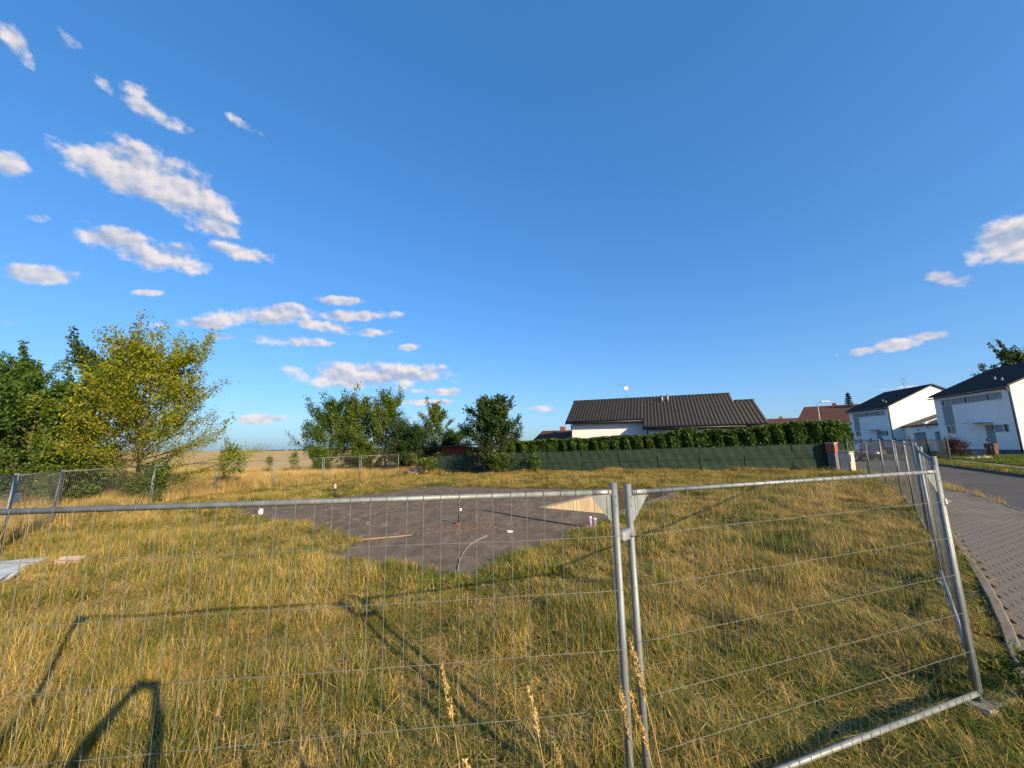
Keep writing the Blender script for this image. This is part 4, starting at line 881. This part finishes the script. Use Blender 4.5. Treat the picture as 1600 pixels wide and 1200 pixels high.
mb_ = MB().bbox(-.3, -.06, -.31, -.256, .72, 1.12, .008).build('mailbox', M['mailbox'], p1); MB().box(-.26, -.10, -.316, -.311, 1.02, 1.04).build('slot', M['dark_metal'], mb_)
brick_pillar('brick_pillar', 20.45, 25.0, .48, .48, 1.78, M['brick_red'], 'gate pillar with red brick head behind the white mailbox pillar', R(30), zlow=1.2)
# dark metal garden fence of the white houses
df = empty('railing_fence', (34.6, 31, 0), 0, 'black metal railing fence with posts in front of the garages', 'fence'); A0, A1 = Vector((0, 0, 0)), Vector((8.8, 20, 0)); npst = 9
for i in range(npst):
    p = A0.lerp(A1, i / (npst - 1)); zb = gz(34.6 + p.x) + .05; MB().box(p.x - .05, p.x + .05, p.y - .05, p.y + .05, zb - .2, zb + 1.75).build('post', M['dark_metal'], df)
    if i == npst - 1: break
    q = A0.lerp(A1, (i + 1) / (npst - 1)); rl = MB()
    for zz in (.25, 1.55): rl.tube([(p.x, p.y, zb + zz), (q.x, q.y, gz(34.6 + q.x) + .05 + zz)], .025, 6)
    rl.build('rail', M['dark_metal'], df); bl_ = MB()
    for j in range(1, 20): c = p.lerp(q, j / 20); bl_.box(c.x - .009, c.x + .009, c.y - .009, c.y + .009, zb + .15, zb + 1.62)
    tag(bl_.build('balusters', M['dark_metal'], df), kind='stuff')
make_tree('bush', 'reddish brown bush beside the black railing fence', (36.6, 32.2, gz(36.6) + .05), 1.35, .95, M['leaf_red'], 2000, .12, 51, cat='bush', n_limbs=18, low=.03, upright=.4, trunk_r=.04)
for i in range(16):
    bm = bmesh.new(); bmesh.ops.create_icosphere(bm, subdivisions=1, radius=.22)
    for v in bm.verts: v.co = Vector((v.co.x * 1.3, v.co.y, v.co.z * .65)) * random.uniform(.8, 1.2)
    t_ = random.random(); xx = 34.0 + t_ * 2.6 + random.uniform(-.3, .6); yy = 29.2 + t_ * 1.2 + random.uniform(-.5, .5)
    me = bpy.data.meshes.new('rock'); bm.to_mesh(me); bm.free(); me.materials.append(M['stone']); o = link('rock', me, None, (xx, yy, gz(xx) + .17)); o.rotation_euler = (0, 0, random.random() * 6)
    tag(o, 'pale garden rock lying by the foot of the black railing fence', 'rock', 'pale rocks by the railing fence')
tp = empty('tripod', (34.6, 28.3, gz(34.6) + .10), R(25), 'black tripod standing on the lawn before the white house', 'tripod')
for a in (0, 2.1, 4.2): MB().tube([(.55 * math.cos(a), .55 * math.sin(a), 0), (.04 * math.cos(a), .04 * math.sin(a), 1.15)], [.022, .03], 6).build('leg', M['dark_metal'], tp)
MB().tube([(0, 0, 1.0), (0, 0, 1.4)], .035, 8).build('centre_column', M['dark_metal'], tp); MB().bbox(-.1, .1, -.07, .07, 1.4, 1.55, .02).build('head', M['dark_metal'], tp); MB().tube([(0, 0, 1.3), (.5, -.2, .98)], .014, 6).build('pan_handle', M['dark_metal'], tp)
bn = empty('wheelie_bin', (40.0, 32.6, gz(40) + .1), R(-70), 'brown plastic wheelie bin by the white house door', 'bin')
MB().add([(-.24, -.27, .08), (.24, -.27, .08), (.24, .27, .08), (-.24, .27, .08), (-.29, -.34, .98), (.29, -.34, .98), (.29, .34, .98), (-.29, .34, .98)], [(3, 2, 1, 0), (4, 5, 6, 7), (0, 1, 5, 4), (1, 2, 6, 5), (2, 3, 7, 6), (3, 0, 4, 7)]).build('body', M['brown_plastic'], bn)
MB().bbox(-.31, .31, -.38, .36, .985, 1.05, .02).build('lid', M['brown_plastic'], bn)
for xx in (-.27, .27): MB().tube([(xx - .03, .3, .1), (xx + .03, .3, .1)], .1, 12).build('wheel', M['tyre'], bn)
# street lamps
def lamp(x, y, h, ang, label):
    root = empty('street_lamp', (x, y, gz(x)), ang, label, 'street lamp', 'street lamps'); MB().tube([(0, 0, -.2), (0, 0, 1.0), (0, 0, 1.02), (0, 0, h)], [.075, .07, .055, .04], 10).build('pole', M['lamp_pole'], root)
    MB().tube([(0, 0, h - .05), (.1, 0, h + .05), (.35, 0, h + .09)], .025, 8).build('arm', M['lamp_pole'], root); MB().bbox(.28, .95, -.12, .12, h + .04, h + .15, .03).build('lamp_head', M['frame'], root)
lamp(29.2, 36.6, 5.4, R(-20), 'pale street lamp rising above the hedge by the street')
# parked car
def car(x, y, rz, label):
    root = empty('parked_car', (x, y, gz(x) + .006), rz, label, 'car')
    prof = [(-2.05, .32, .80), (-2.08, .62, .84), (-1.95, .92, .82), (-1.1, 1.0, .82), (.0, 1.0, .82), (1.1, .98, .82), (1.9, .82, .78), (2.1, .6, .74), (2.08, .32, .72)]
    b = MB(); n = len(prof)
    for sgn in (-1, 1):
        for (px, pz, hw) in prof: b.v.append((px, sgn * hw, pz))
    for i in range(n - 1): b.f.append((i, i + 1, n + i + 1, n + i)); b.sm.append(True)
    b.f.append(tuple(range(n - 1, -1, -1))); b.f.append(tuple(range(n, 2 * n))); b.f.append((n - 1, 0, n, 2 * n - 1)); b.sm += [False] * 3
    body = b.build('body', M['car_paint'], root)
    cab = [(-1.85, .97, .76), (-1.25, 1.43, .60), (-.2, 1.50, .62), (.45, 1.42, .60), (1.15, .97, .74)]; c = MB(); n = len(cab)
    for sgn in (-1, 1):
        for (px, pz, hw) in cab: c.v.append((px, sgn * hw, pz))
    for i in range(n - 1): c.f.append((i, i + 1, n + i + 1, n + i)); c.sm.append(False)
    c.f.append(tuple(range(n - 1, -1, -1))); c.f.append(tuple(range(n, 2 * n))); c.sm += [False] * 2
    c.build('cabin', M['car_paint'], root)
    for sgn in (-1, 1):
        for (xa, xb) in ((-1.45, -.3), (-.2, .75)):
            f = lambda px, t: (px, sgn * (.745 + (.60 - .745) * t + .012), .99 + (1.40 - .99) * t)
            xa2, xb2 = (xa + .25, xb) if xa < -1 else (xa, xb - .3); v = [f(xa, 0), f(xb, 0), f(xb2, 1), f(xa2, 1)]; v2 = [(p[0], p[1] + sgn * .006, p[2]) for p in v]
            MB().add(v + v2, [(0, 1, 2, 3), (7, 6, 5, 4), (0, 4, 5, 1), (1, 5, 6, 2), (2, 6, 7, 3), (3, 7, 4, 0)]).build('side_window', M['glass'], root)
        MB().bbox(1.92, 2.09, sgn * .55 - .14, sgn * .55 + .14, .60, .74, .03).build('headlight', M['frame'], root); MB().bbox(-2.1, -1.98, sgn * .6 - .12, sgn * .6 + .12, .66, .84, .03).build('tail_light', M['brick_red'], root)
        for wx in (-1.25, 1.3):
            wh = MB().tube([(wx, sgn * .62, .31), (wx, sgn * .84, .31)], .31, 20).build('wheel', M['tyre'], root); MB().tube([(wx, sgn * .835, .31), (wx, sgn * .85, .31)], .19, 14).build('rim', M['galv_bright'], wh)
    MB().add([(.55, -.53, 1.385), (.55, .53, 1.385), (1.16, .66, 1.0), (1.16, -.66, 1.0), (.56, -.53, 1.393), (.56, .53, 1.393), (1.17, .66, 1.008), (1.17, -.66, 1.008)], [(4, 7, 6, 5), (0, 1, 2, 3), (0, 4, 5, 1), (2, 6, 7, 3)]).build('windscreen', M['glass'], root)
    return root
car(31.2, 34.6, R(62), 'dark blue parked car behind the street fence')

# ------------------------------------------------------------------ the person taking the picture (their shadow falls on the grass)
def person():
    root = empty('person', (0, -.5, 0), 0, 'person in dark clothes raising a phone overhead with both arms', 'person')
    V = [(0, 0, .98), (0, .0, 1.15), (0, 0, 1.36), (0, .01, 1.47), (0, .03, 1.56), (0, .06, 1.66), (0, .06, 1.76)]
    Rd = [.15, .135, .155, .10, .058, .085, .075]; E_ = [(0, 1), (1, 2), (2, 3), (3, 4), (4, 5), (5, 6)]
    for s in (-1, 1):
        n = len(V); V += [(s * .10, 0, .90), (s * .115, .015, .50), (s * .12, -.02, .09), (s * .125, .14, .04)]; Rd += [.095, .062, .042, .038]; E_ += [(0, n), (n, n + 1), (n + 1, n + 2), (n + 2, n + 3)]
        n = len(V); V += [(s * .19, .02, 1.46), (s * .30, .19, 1.72), (s * .235, .36, 1.99), (s * .125, .435, 2.165)]; Rd += [.07, .06, .048, .032]; E_ += [(3, n), (n, n + 1), (n + 1, n + 2), (n + 2, n + 3)]
        w_ = n + 3; n = len(V); V += [(s * .105, .445, 2.215)]; Rd += [.030]; E_ += [(w_, n)]
        for j, (dx, dz) in enumerate(((0, .055), (.003, .035), (.002, .015), (-.002, -.005))):
            m = len(V); V += [(s * (.098 + dx), .475, 2.205 + dz), (s * (.082 + dx), .492, 2.207 + dz), (s * (.062 - .006 * (j == 3)), .4945, 2.208 + dz)]; Rd += [.0095, .0085, .0075]; E_ += [(n, m), (m, m + 1), (m + 1, m + 2)]
        m = len(V); V += [(s * .088, .45, 2.19), (s * .066, .462, 2.205), (s * .052, .462, 2.22)]; Rd += [.011, .0095, .008]; E_ += [(w_, m), (m, m + 1), (m + 1, m + 2)]
    me = bpy.data.meshes.new('body'); me.from_pydata(V, E_, []); me.materials.append(M['cloth']); o = link('body', me, root); o.modifiers.new('Skin', 'SKIN'); sv = me.skin_vertices[0].data
    for i, r in enumerate(Rd): sv[i].radius = (r, r)
    sv[0].use_root = True; sb = o.modifiers.new('Sub', 'SUBSURF'); sb.levels = 1; sb.render_levels = 2
    ph = empty('phone', (0, -.022, 2.235), 0, 'phone held overhead in both hands', 'phone'); MB().bbox(-.081, .081, -.0045, .0045, -.038, .038, .003).build('phone_body', M['black_plastic'], ph)
person()

# ------------------------------------------------------------------ things on the slab and in the grass
def onslab(x, y): return (x, y, gz(x) + .055)
t = empty('pipe_stub', onslab(-1.62, 11.9), 0, 'black plastic pipe stub with a pale cap standing on the slab', 'pipe')
MB().tube([(0, 0, 0), (.015, 0, .2), (.04, 0, .38)], .035, 12).build('pipe', M['black_plastic'], t); MB().tube([(.04, 0, .38), (.046, 0, .45)], .04, 12).build('cap', M['white_plastic'], t)
MB().tube([(-.02, -.03, 0), (-.02, -.03, .05)], .07, 10).build('collar', M['brick_red'], t)
t = empty('conduit', onslab(2.06, 10.75), 0, 'pair of purple capped conduits beside the ramp', 'conduit')
for x, h in ((0, .24), (.12, .2)): MB().tube([(x, 0, -.05), (x, 0, h)], .032, 10).build('conduit_pipe', M['purple'], t); MB().tube([(x, 0, h), (x, 0, h + .05)], .04, 10).build('cap', M['white_plastic'], t)
cb = MB().tube([(2.0, 10.72, gz(2) + .07), (1.2, 11.6, gz(1.2) + .066), (.2, 12.7, gz(.2) + .066), (-.5, 13.6, gz(-.5) + .066), (-1.08, 14.3, gz(-1) + .064)], [.026, .024, .022, .018, .012], 6).build('dark_line', M['black_plastic']); tag(cb, 'straight thin dark line on the slab from the purple conduits', 'dark_line')  # tapering dark line on the slab, modelled as a thin tube
t = empty('pipe_stub', onslab(-9.75, 15.4), 0, 'white wrapped pipe stub with a thin rod at the slab edge', 'pipe')
MB().tube([(0, 0, -.05), (0, 0, .12), (.02, 0, .2)], [.1, .09, .06], 10).build('pipe', M['white_plastic'], t); MB().tube([(0, 0, .2), (-.01, 0, .55)], .018, 8).build('rod', M['black_plastic'], t)
t = empty('pipe_stub', onslab(-9.0, 20.0), 0, 'pink capped pipe stub with dark side pipe at the far slab edge', 'pipe')
MB().tube([(0, 0, -.05), (0, 0, .45)], .05, 10).build('pipe', M['black_plastic'], t); MB().tube([(0, 0, .45), (0, 0, .68)], [.07, .05], 10).build('cap', M['pink'], t); MB().tube([(.15, 0, -.05), (.28, 0, .5)], .03, 8).build('side_pipe', M['rust'], t)
def disc(x, y, r, label, m='white_plastic', name='plastic_disc'):
    root = MB(); root.tube([(0, 0, 0), (0, 0, .03)], [r, r * .96], 18); o = root.build(name, M[m], None, onslab(x, y)); tag(o, label, 'disc')
disc(-.1, 10.6, .085, 'round white plastic disc lying on the slab near the black pipe'); disc(1.75, 9.75, .07, 'small white disc lying at the slab edge by the grass'); disc(-6.6, 17.6, .13, 'white round disc on the far part of the slab')
hp = [(-.66, 10.2), (-.95, 9.6), (-1.08, 8.9), (-1.08, 8.0), (-1.0, 7.2)]
tag(MB().tube([(x, y, gz(x) + .065 + .01 * (i % 2)) for i, (x, y) in enumerate(smooth_line(hp))], .008, 6).build('hose', M['mortar']), 'thin pale hose curving across the slab into the grass', 'hose')
o = MB().bbox(-.7, .7, -.03, .03, 0, .02, .004).build('plank', M['wood'], None, (-3.35, 10.4, gz(-3.3) + .06)); o.rotation_euler = (0, 0, R(22)); tag(o, 'narrow straw coloured plank lying on the slab notch', 'plank')
# pale boards left in the grass
def board(x, y, z, rz, tilt_, w, d, h, label, m='board'):
    mb = MB(); bm = bmesh.new(); bmesh.ops.create_cube(bm, size=1); bmesh.ops.scale(bm, vec=(w, d, h), verts=bm.verts); bmesh.ops.subdivide_edges(bm, edges=bm.edges[:], cuts=3, use_grid_fill=True)
    for v in bm.verts: v.co += Vector((random.gauss(0, .012), random.gauss(0, .012), random.gauss(0, .006) + .05 * h * math.sin(v.co.x * 3)))
    bm.verts.index_update(); mb.add([v.co.copy() for v in bm.verts], [[v.index for v in f.verts] for f in bm.faces]); bm.free()
    o = mb.build('concrete_slab' if m == 'board' else 'brick_piece', M[m], None, (x, y, gz(x) + z)); o.rotation_euler = (tilt_[0], tilt_[1], rz); tag(o, label, 'slab' if m == 'board' else 'brick'); return o
board(-11.0, 8.35, .13, R(14), (.10, -.03), 1.7, .85, .10, 'pale blue grey slab lying in the grass, larger upper one'); board(-10.25, 7.55, .13, R(20), (.14, -.02), 1.3, .6, .10, 'pale blue grey slab lying in the grass, smaller one leaning below')
board(-9.75, 8.95, .13, R(25), (.1, .1), .40, .28, .12, 'pale pinkish brick piece in the grass beside the pale slabs', 'brick_pale')
mound = MB(); bm = bmesh.new(); bmesh.ops.create_icosphere(bm, subdivisions=3, radius=1)
for v in bm.verts: v.co = Vector((v.co.x * 1.3, v.co.y * .9, v.co.z * .55)) * (1 + .12 * math.sin(v.co.x * 7 + v.co.y * 5) + random.gauss(0, .03))
mound.add([v.co.copy() for v in bm.verts], [[v.index for v in f.verts] for f in bm.faces]); bm.free()
tag(mound.build('earth_pile', mat('earth', (.42, .27, .18), 1, (.30, .19, .12), 3, bump=.8), None, (-8.7, 36.4, gz(-8.7) + .2)), 'small reddish earth pile beside the end of the wire fence', 'earth pile')
# tall seed heads in front of the panel
def stalk(x, y, h, lean, seed, i):
    rg = random.Random(seed); root = empty('grass_stalk', (x, y, gz(x)), rg.random() * .4, 'tall dry grass stalk with feathery seed head by the wire fence', 'grass stalk', 'tall seed heads by the wire fence')
    pts = [(lean * h * t * t, .05 * t, h * t) for t in np.linspace(0, 1, 7)]; MB().tube(pts, [.0028 - .0012 * t for t in np.linspace(0, 1, 7)], 5).build('stem', M['seed'], root)
    C = []; D = []
    for q in range(150):
        f = rg.random(); t = .78 + .24 * f; p = Vector((lean * h * t * t, .05 * t, h * t)); w = .010 * math.sin(math.pi * min(1, f * .9 + .1)) + .003; a = rg.random() * 6.28
        C.append((p.x + math.cos(a) * w, p.y + math.sin(a) * w, p.z)); D.append((lean * 1.6 + .3 * math.cos(a), .3 * math.sin(a), 1))
    link('seed_head', leaf_mesh('seed_head', np.array(C), np.array(D), .024, M['straw'], seed=seed, ratio=.3), root)
for i, (x, y, h, ln) in enumerate([(-.98, 2.05, .72, -.05), (-.72, 2.2, .58, -.08), (-.25, 2.3, 1.05, -.14), (-.05, 1.95, .85, -.2), (.2, 2.25, .98, -.12), (.34, 2.2, .74, -.18), (.16, 1.95, .66, -.2), (.62, 2.2, .98, -.06), (.78, 2.2, 1.22, -.14), (.74, 2.1, 1.0, -.16), (-2.35, 1.9, .85, .08), (.5, 2.15, .5, -.1), (-.45, 2.1, .55, -.15)]): stalk(x, y, h, ln, 70 + i, i)

# ------------------------------------------------------------------ grass (scattered tufts)
def tuft(name, n, h, spread, lean, width, m, seed, flat=0.0, dens=1):
    rg = np.random.default_rng(seed); V = []; F = []; rn = []
    for b in range(n):
        x, y = rg.normal(0, spread, 2); a = rg.random() * 6.283; hh = h * rg.uniform(.45, 1.15); ln = lean * rg.uniform(.2, 1.5) * hh; w = width * rg.uniform(.6, 1.3)
        fx, fy = math.cos(a), math.sin(a); sx, sy = -fy, fx
        if rg.random() < flat:
            L = h * rg.uniform(.7, 1.9); z = rg.uniform(.015, .11) * min(1, h / .2); z2 = z + rg.normal(0, .05); pts = [(x - fx * L / 2, y - fy * L / 2, max(.005, z)), (x, y, z + .025), (x + fx * L / 2, y + fy * L / 2, max(.005, z2))]
        else:
            k = rg.uniform(1.6, 2.6); pts = [(x, y, -.02), (x + fx * ln * .25, y + fy * ln * .25, hh * .55), (x + fx * ln, y + fy * ln, hh * (1 - .12 * k * lean))]
        i0 = len(V)
        for q, p in enumerate(pts):
            ww = w * (1, .85, .12)[q]; V += [(p[0] - sx * ww, p[1] - sy * ww, p[2]), (p[0] + sx * ww, p[1] + sy * ww, p[2])]
        F += [(i0, i0 + 1, i0 + 3, i0 + 2), (i0 + 2, i0 + 3, i0 + 5, i0 + 4)]; r = rg.random(); rn += [r, r]
    me = bpy.data.meshes.new(name); me.from_pydata(V, [], F); me.materials.append(m)
    a = me.attributes.new('rnd', 'FLOAT', 'FACE'); a.data.foreach_set('value', np.array(rn, np.float32)); return me
def scatter(name, P, idx, scl, meshes, label, cat, zscl=None):
    n = len(P); me = bpy.data.meshes.new(name); me.vertices.add(n); me.vertices.foreach_set('co', P.astype(np.float32).ravel())
    me.attributes.new('pick', 'INT', 'POINT').data.foreach_set('value', idx.astype(np.int32))
    s3 = np.stack([scl, scl, scl if zscl is None else zscl], -1).astype(np.float32)
    me.attributes.new('scl', 'FLOAT_VECTOR', 'POINT').data.foreach_set('vector', s3.ravel())
    rot = np.stack([RNG.normal(0, .10, n), RNG.normal(0, .10, n), RNG.uniform(0, 6.283, n)], -1).astype(np.float32)
    me.attributes.new('rot', 'FLOAT_VECTOR', 'POINT').data.foreach_set('vector', rot.ravel())
    o = link(name, me); tag(o, label, cat, kind='stuff')
    col = bpy.data.collections.new(name + '_tufts')
    for i, m_ in enumerate(meshes): col.objects.link(bpy.data.objects.new('%s_tuft_%02d' % (name, i), m_))
    ng = bpy.data.node_groups.new(name + '_scatter', 'GeometryNodeTree'); ng.interface.new_socket('Geometry', in_out='INPUT', socket_type='NodeSocketGeometry'); ng.interface.new_socket('Geometry', in_out='OUTPUT', socket_type='NodeSocketGeometry')
    N = ng.nodes; L = ng.links; gi = N.new('NodeGroupInput'); go = N.new('NodeGroupOutput'); ip = N.new('GeometryNodeInstanceOnPoints'); ci = N.new('GeometryNodeCollectionInfo')
    ci.inputs['Collection'].default_value = col; ci.inputs['Separate Children'].default_value = True; ci.inputs['Reset Children'].default_value = True
    def attr(nm, ty): a = N.new('GeometryNodeInputNamedAttribute'); a.data_type = ty; a.inputs['Name'].default_value = nm; return a.outputs['Attribute']
    L.new(gi.outputs[0], ip.inputs['Points']); L.new(ci.outputs[0], ip.inputs['Instance']); ip.inputs['Pick Instance'].default_value = True
    L.new(attr('pick', 'INT'), ip.inputs['Instance Index']); L.new(attr('scl', 'FLOAT_VECTOR'), ip.inputs['Scale'])
    er = N.new('FunctionNodeEulerToRotation'); L.new(attr('rot', 'FLOAT_VECTOR'), er.inputs[0]); L.new(er.outputs[0], ip.inputs['Rotation'])
    L.new(ip.outputs[0], go.inputs[0]); o.modifiers.new('scatter', 'NODES').node_group = ng
    return o
def vnoise(x, y, s, seed):
    rg = np.random.default_rng(seed); g = rg.random((128, 128)); u = x / s + 500.3; v = y / s + 500.7; i = np.floor(u).astype(int); j = np.floor(v).astype(int); fu = u - i; fv = v - j
    fu = fu * fu * (3 - 2 * fu); fv = fv * fv * (3 - 2 * fv); G = lambda a, b: g[a % 128, b % 128]
    return (G(i, j) * (1 - fu) + G(i + 1, j) * fu) * (1 - fv) + (G(i, j + 1) * (1 - fu) + G(i + 1, j + 1) * fu) * fv
def lot_points(n, x0, x1, y0, y1):
    x = RNG.uniform(x0, x1, n); y = RNG.uniform(y0, y1, n); return x, y
LOT_T = [tuft('t', 48, .20 + .03 * (i % 3), .05 + .015 * (i % 2), .26 + .2 * (i % 3), .0026, M['grass'], 100 + i, .12 + .14 * (i % 3)) for i in range(6)] + [tuft('g', 40, .21, .05, .5, .003, M['grass_green'], 120 + i, .05) for i in range(3)] + [tuft('s', 34, .24, .08, .5, .0027, M['straw'], 130 + i, .65) for i in range(2)] + [tuft('k', 7, .40, .06, .4, .0022, M['straw'], 133, .2)]
def lot_mask(x, y):
    inside = ~in_poly(x, y, SLAB_HULL) & ~in_poly(x, y, PAVE) & (dist_poly(x, y, KERB, False) > .06)
    road = in_poly(x, y, ROAD_L + ROAD_R[::-1]); fence = (x - F0.x) * FN.x + (y - F0.y) * FN.y < -.05
    fr = (x / np.maximum(y + .8, .2) < 1.5) & (x / np.maximum(y + .8, .2) > -1.75)
    return inside & ~road & fence & fr
def left_fence_x(y): return np.interp(y, [7.9, 11, 14.1, 19.9, 23.9, 27, 30.2, 33.2, 35.9], [-11.2, -14, -16.3, -18.2, -18, -16.4, -14.6, -12.9, -10.4])
X = []; Y = []; S = []
for (n, x0, x1, y0, y1, s) in ((22000, -8, 8, .9, 6, 1.0), (27000, -16, 13, 6, 13, 1.2), (30000, -21, 20, 13, 24, 1.7), (24000, -19, 20, 24, 39, 2.4)):
    x, y = lot_points(n, x0, x1, y0, y1); k = lot_mask(x, y) & (x > left_fence_x(y) - .6); X.append(x[k]); Y.append(y[k]); S.append(np.full(k.sum(), s))
# grass creeping over the slab edge
x, y = lot_points(60000, -13, 8, 7, 25); dhl = dist_poly(x, y, SLAB_HULL); k = in_poly(x, y, SLAB_HULL) & (dhl < .12 + .35 * vnoise(x, y, .6, 4) ** 2) & ~((x > .5) & (y > 12.9)); k &= RNG.random(len(x)) < .6
X.append(x[k]); Y.append(y[k]); S.append(np.full(k.sum(), .95)); X = np.concatenate(X); Y = np.concatenate(Y); S = np.concatenate(S)
dh = dist_poly(X, Y, SLAB_HULL); clump = np.clip((vnoise(X, Y, 1.5, 1) * .5 + vnoise(X, Y, .42, 2) * .5 - .5) * 1.9 + .5, 0, 1.2); patch = vnoise(X, Y, 2.6, 3)
near_edge = np.exp(-dh / .7); edge_k = np.exp(-dist_poly(X, Y, KERB, False) / .5)
r = RNG.random(len(X)) - .3 * near_edge + .25 * (patch - .5) - .25 * edge_k
idx = np.where(r < .10 + .35 * np.clip((vnoise(X, Y, 1.1, 21) - .62) * 4, 0, 1), RNG.integers(6, 9, len(X)), np.where(r < .66, RNG.integers(0, 6, len(X)), RNG.integers(9, 12, len(X))))
dpan = np.minimum(dist_poly(X, Y, [LE, G1], False), dist_poly(X, Y, [G2, CN], False))
zs = S ** .4 * (.36 + .95 * clump) * (1 - .15 * near_edge) * (1 - .35 * np.exp(-dpan / .35)) * (1 - .4 * edge_k)
zs *= np.where(Y > 22, .8, 1.0)
keep = RNG.random(len(X)) < (.55 + .6 * clump) * (1 - .75 * np.exp(-dist_poly(X, Y, KERB, False) / .22))
P = np.stack([X, Y, .025 * np.clip(X, -22, 75)], -1)
scatter('meadow_grass', P[keep], idx[keep], (S * (.8 + .4 * RNG.random(len(X))))[keep], LOT_T, 'half dry yellow green meadow grass covering the plot', 'grass', zs[keep])
# tall dry grass beyond the left fence and a ragged strip along it
TALL = [tuft('h', 34, .95, .12, .32, .0042, M['straw'], 150 + i, .03) for i in range(4)] + [tuft('h', 30, .8, .12, .35, .0045, M['grass'], 160 + i, .05) for i in range(2)]
x, y = lot_points(36000, -46, -4, 8, 60); lf = left_fence_x(y); k = ((x < lf + .15 * RNG.normal(size=len(x))) & (y < 36.5)) | ((y >= 36.5) & (y < 47) & (x < -9.5 + (y - 36.5) * .1))
k &= x / y > -1.75
x, y = x[k], y[k]; pn = vnoise(x, y, 3.0, 9); s = .85 + .5 * RNG.random(len(x)); zt = (.55 + .65 * pn) * np.where(y < 22, .95, 1.0)
scatter('tall_dry_grass', np.stack([x, y, .025 * np.clip(x, -22, 75)], -1), np.where(RNG.random(len(x)) < .25 + .3 * (pn < .4), RNG.integers(4, 6, len(x)), RNG.integers(0, 4, len(x))), s, TALL, 'tall golden dry grass beyond the wire fence', 'grass', zt)
# weeds along the foot of the garden fence
ss = RNG.uniform(-8.4, 22.4, 1500); kk = -np.abs(RNG.normal(0, .22, 1500)) - .1; x = F0.x + FD.x * ss + FN.x * kk; y = F0.y + FD.y * ss + FN.y * kk
wn = vnoise(ss, kk * 0, 1.7, 12)
scatter('fence_weeds', np.stack([x, y, .025 * x], -1), np.where(RNG.random(1500) < .5, 4, RNG.integers(0, 4, 1500)), .6 + .4 * RNG.random(1500), TALL, 'dry weeds growing along the foot of the green screened fence', 'weeds', .2 + .75 * wn ** 2)
# verge and lawn across the road, grass along road edging
x, y = RNG.uniform(18, 46, 60000), RNG.uniform(5, 50, 60000); k = in_poly(x, y, VERGE)
LT = [tuft('l', 30, .09, .07, .4, .004, M['grass_green'], 180 + i, .1) for i in range(3)] + [tuft('l', 30, .10, .07, .5, .004, M['grass'], 185, .1)]
scatter('verge_grass', np.stack([x[k], y[k], .025 * x[k] + .09], -1), RNG.integers(0, 4, k.sum()), 1.2 + .6 * RNG.random(k.sum()), LT, 'short green yellow grass strip behind the far kerb', 'grass')
k2 = in_poly(x, y, LAWN)
scatter('lawn_grass', np.stack([x[k2], y[k2], .025 * x[k2] + .095], -1), RNG.integers(0, 3, k2.sum()), 1.6 + .6 * RNG.random(k2.sum()), LT, 'short green lawn in front of the white houses', 'grass')
x, y = RNG.uniform(9, 21, 30000), RNG.uniform(5, 23, 30000); de = dist_poly(x, y, ROAD_L[2:7], False); k = (de < .05 + .3 * (vnoise(x, y, 1.1, 15) > .65) * RNG.random(30000)) & (vnoise(x, y, .5, 17) > .5) & (RNG.random(30000) < .4)
scatter('edging_weeds', np.stack([x[k], y[k], .025 * x[k] + .01], -1), RNG.integers(0, 6, k.sum()), .35 + .3 * RNG.random(k.sum()), TALL, 'dry weeds growing along the road edging', 'weeds', .15 + .25 * RNG.random(k.sum()))
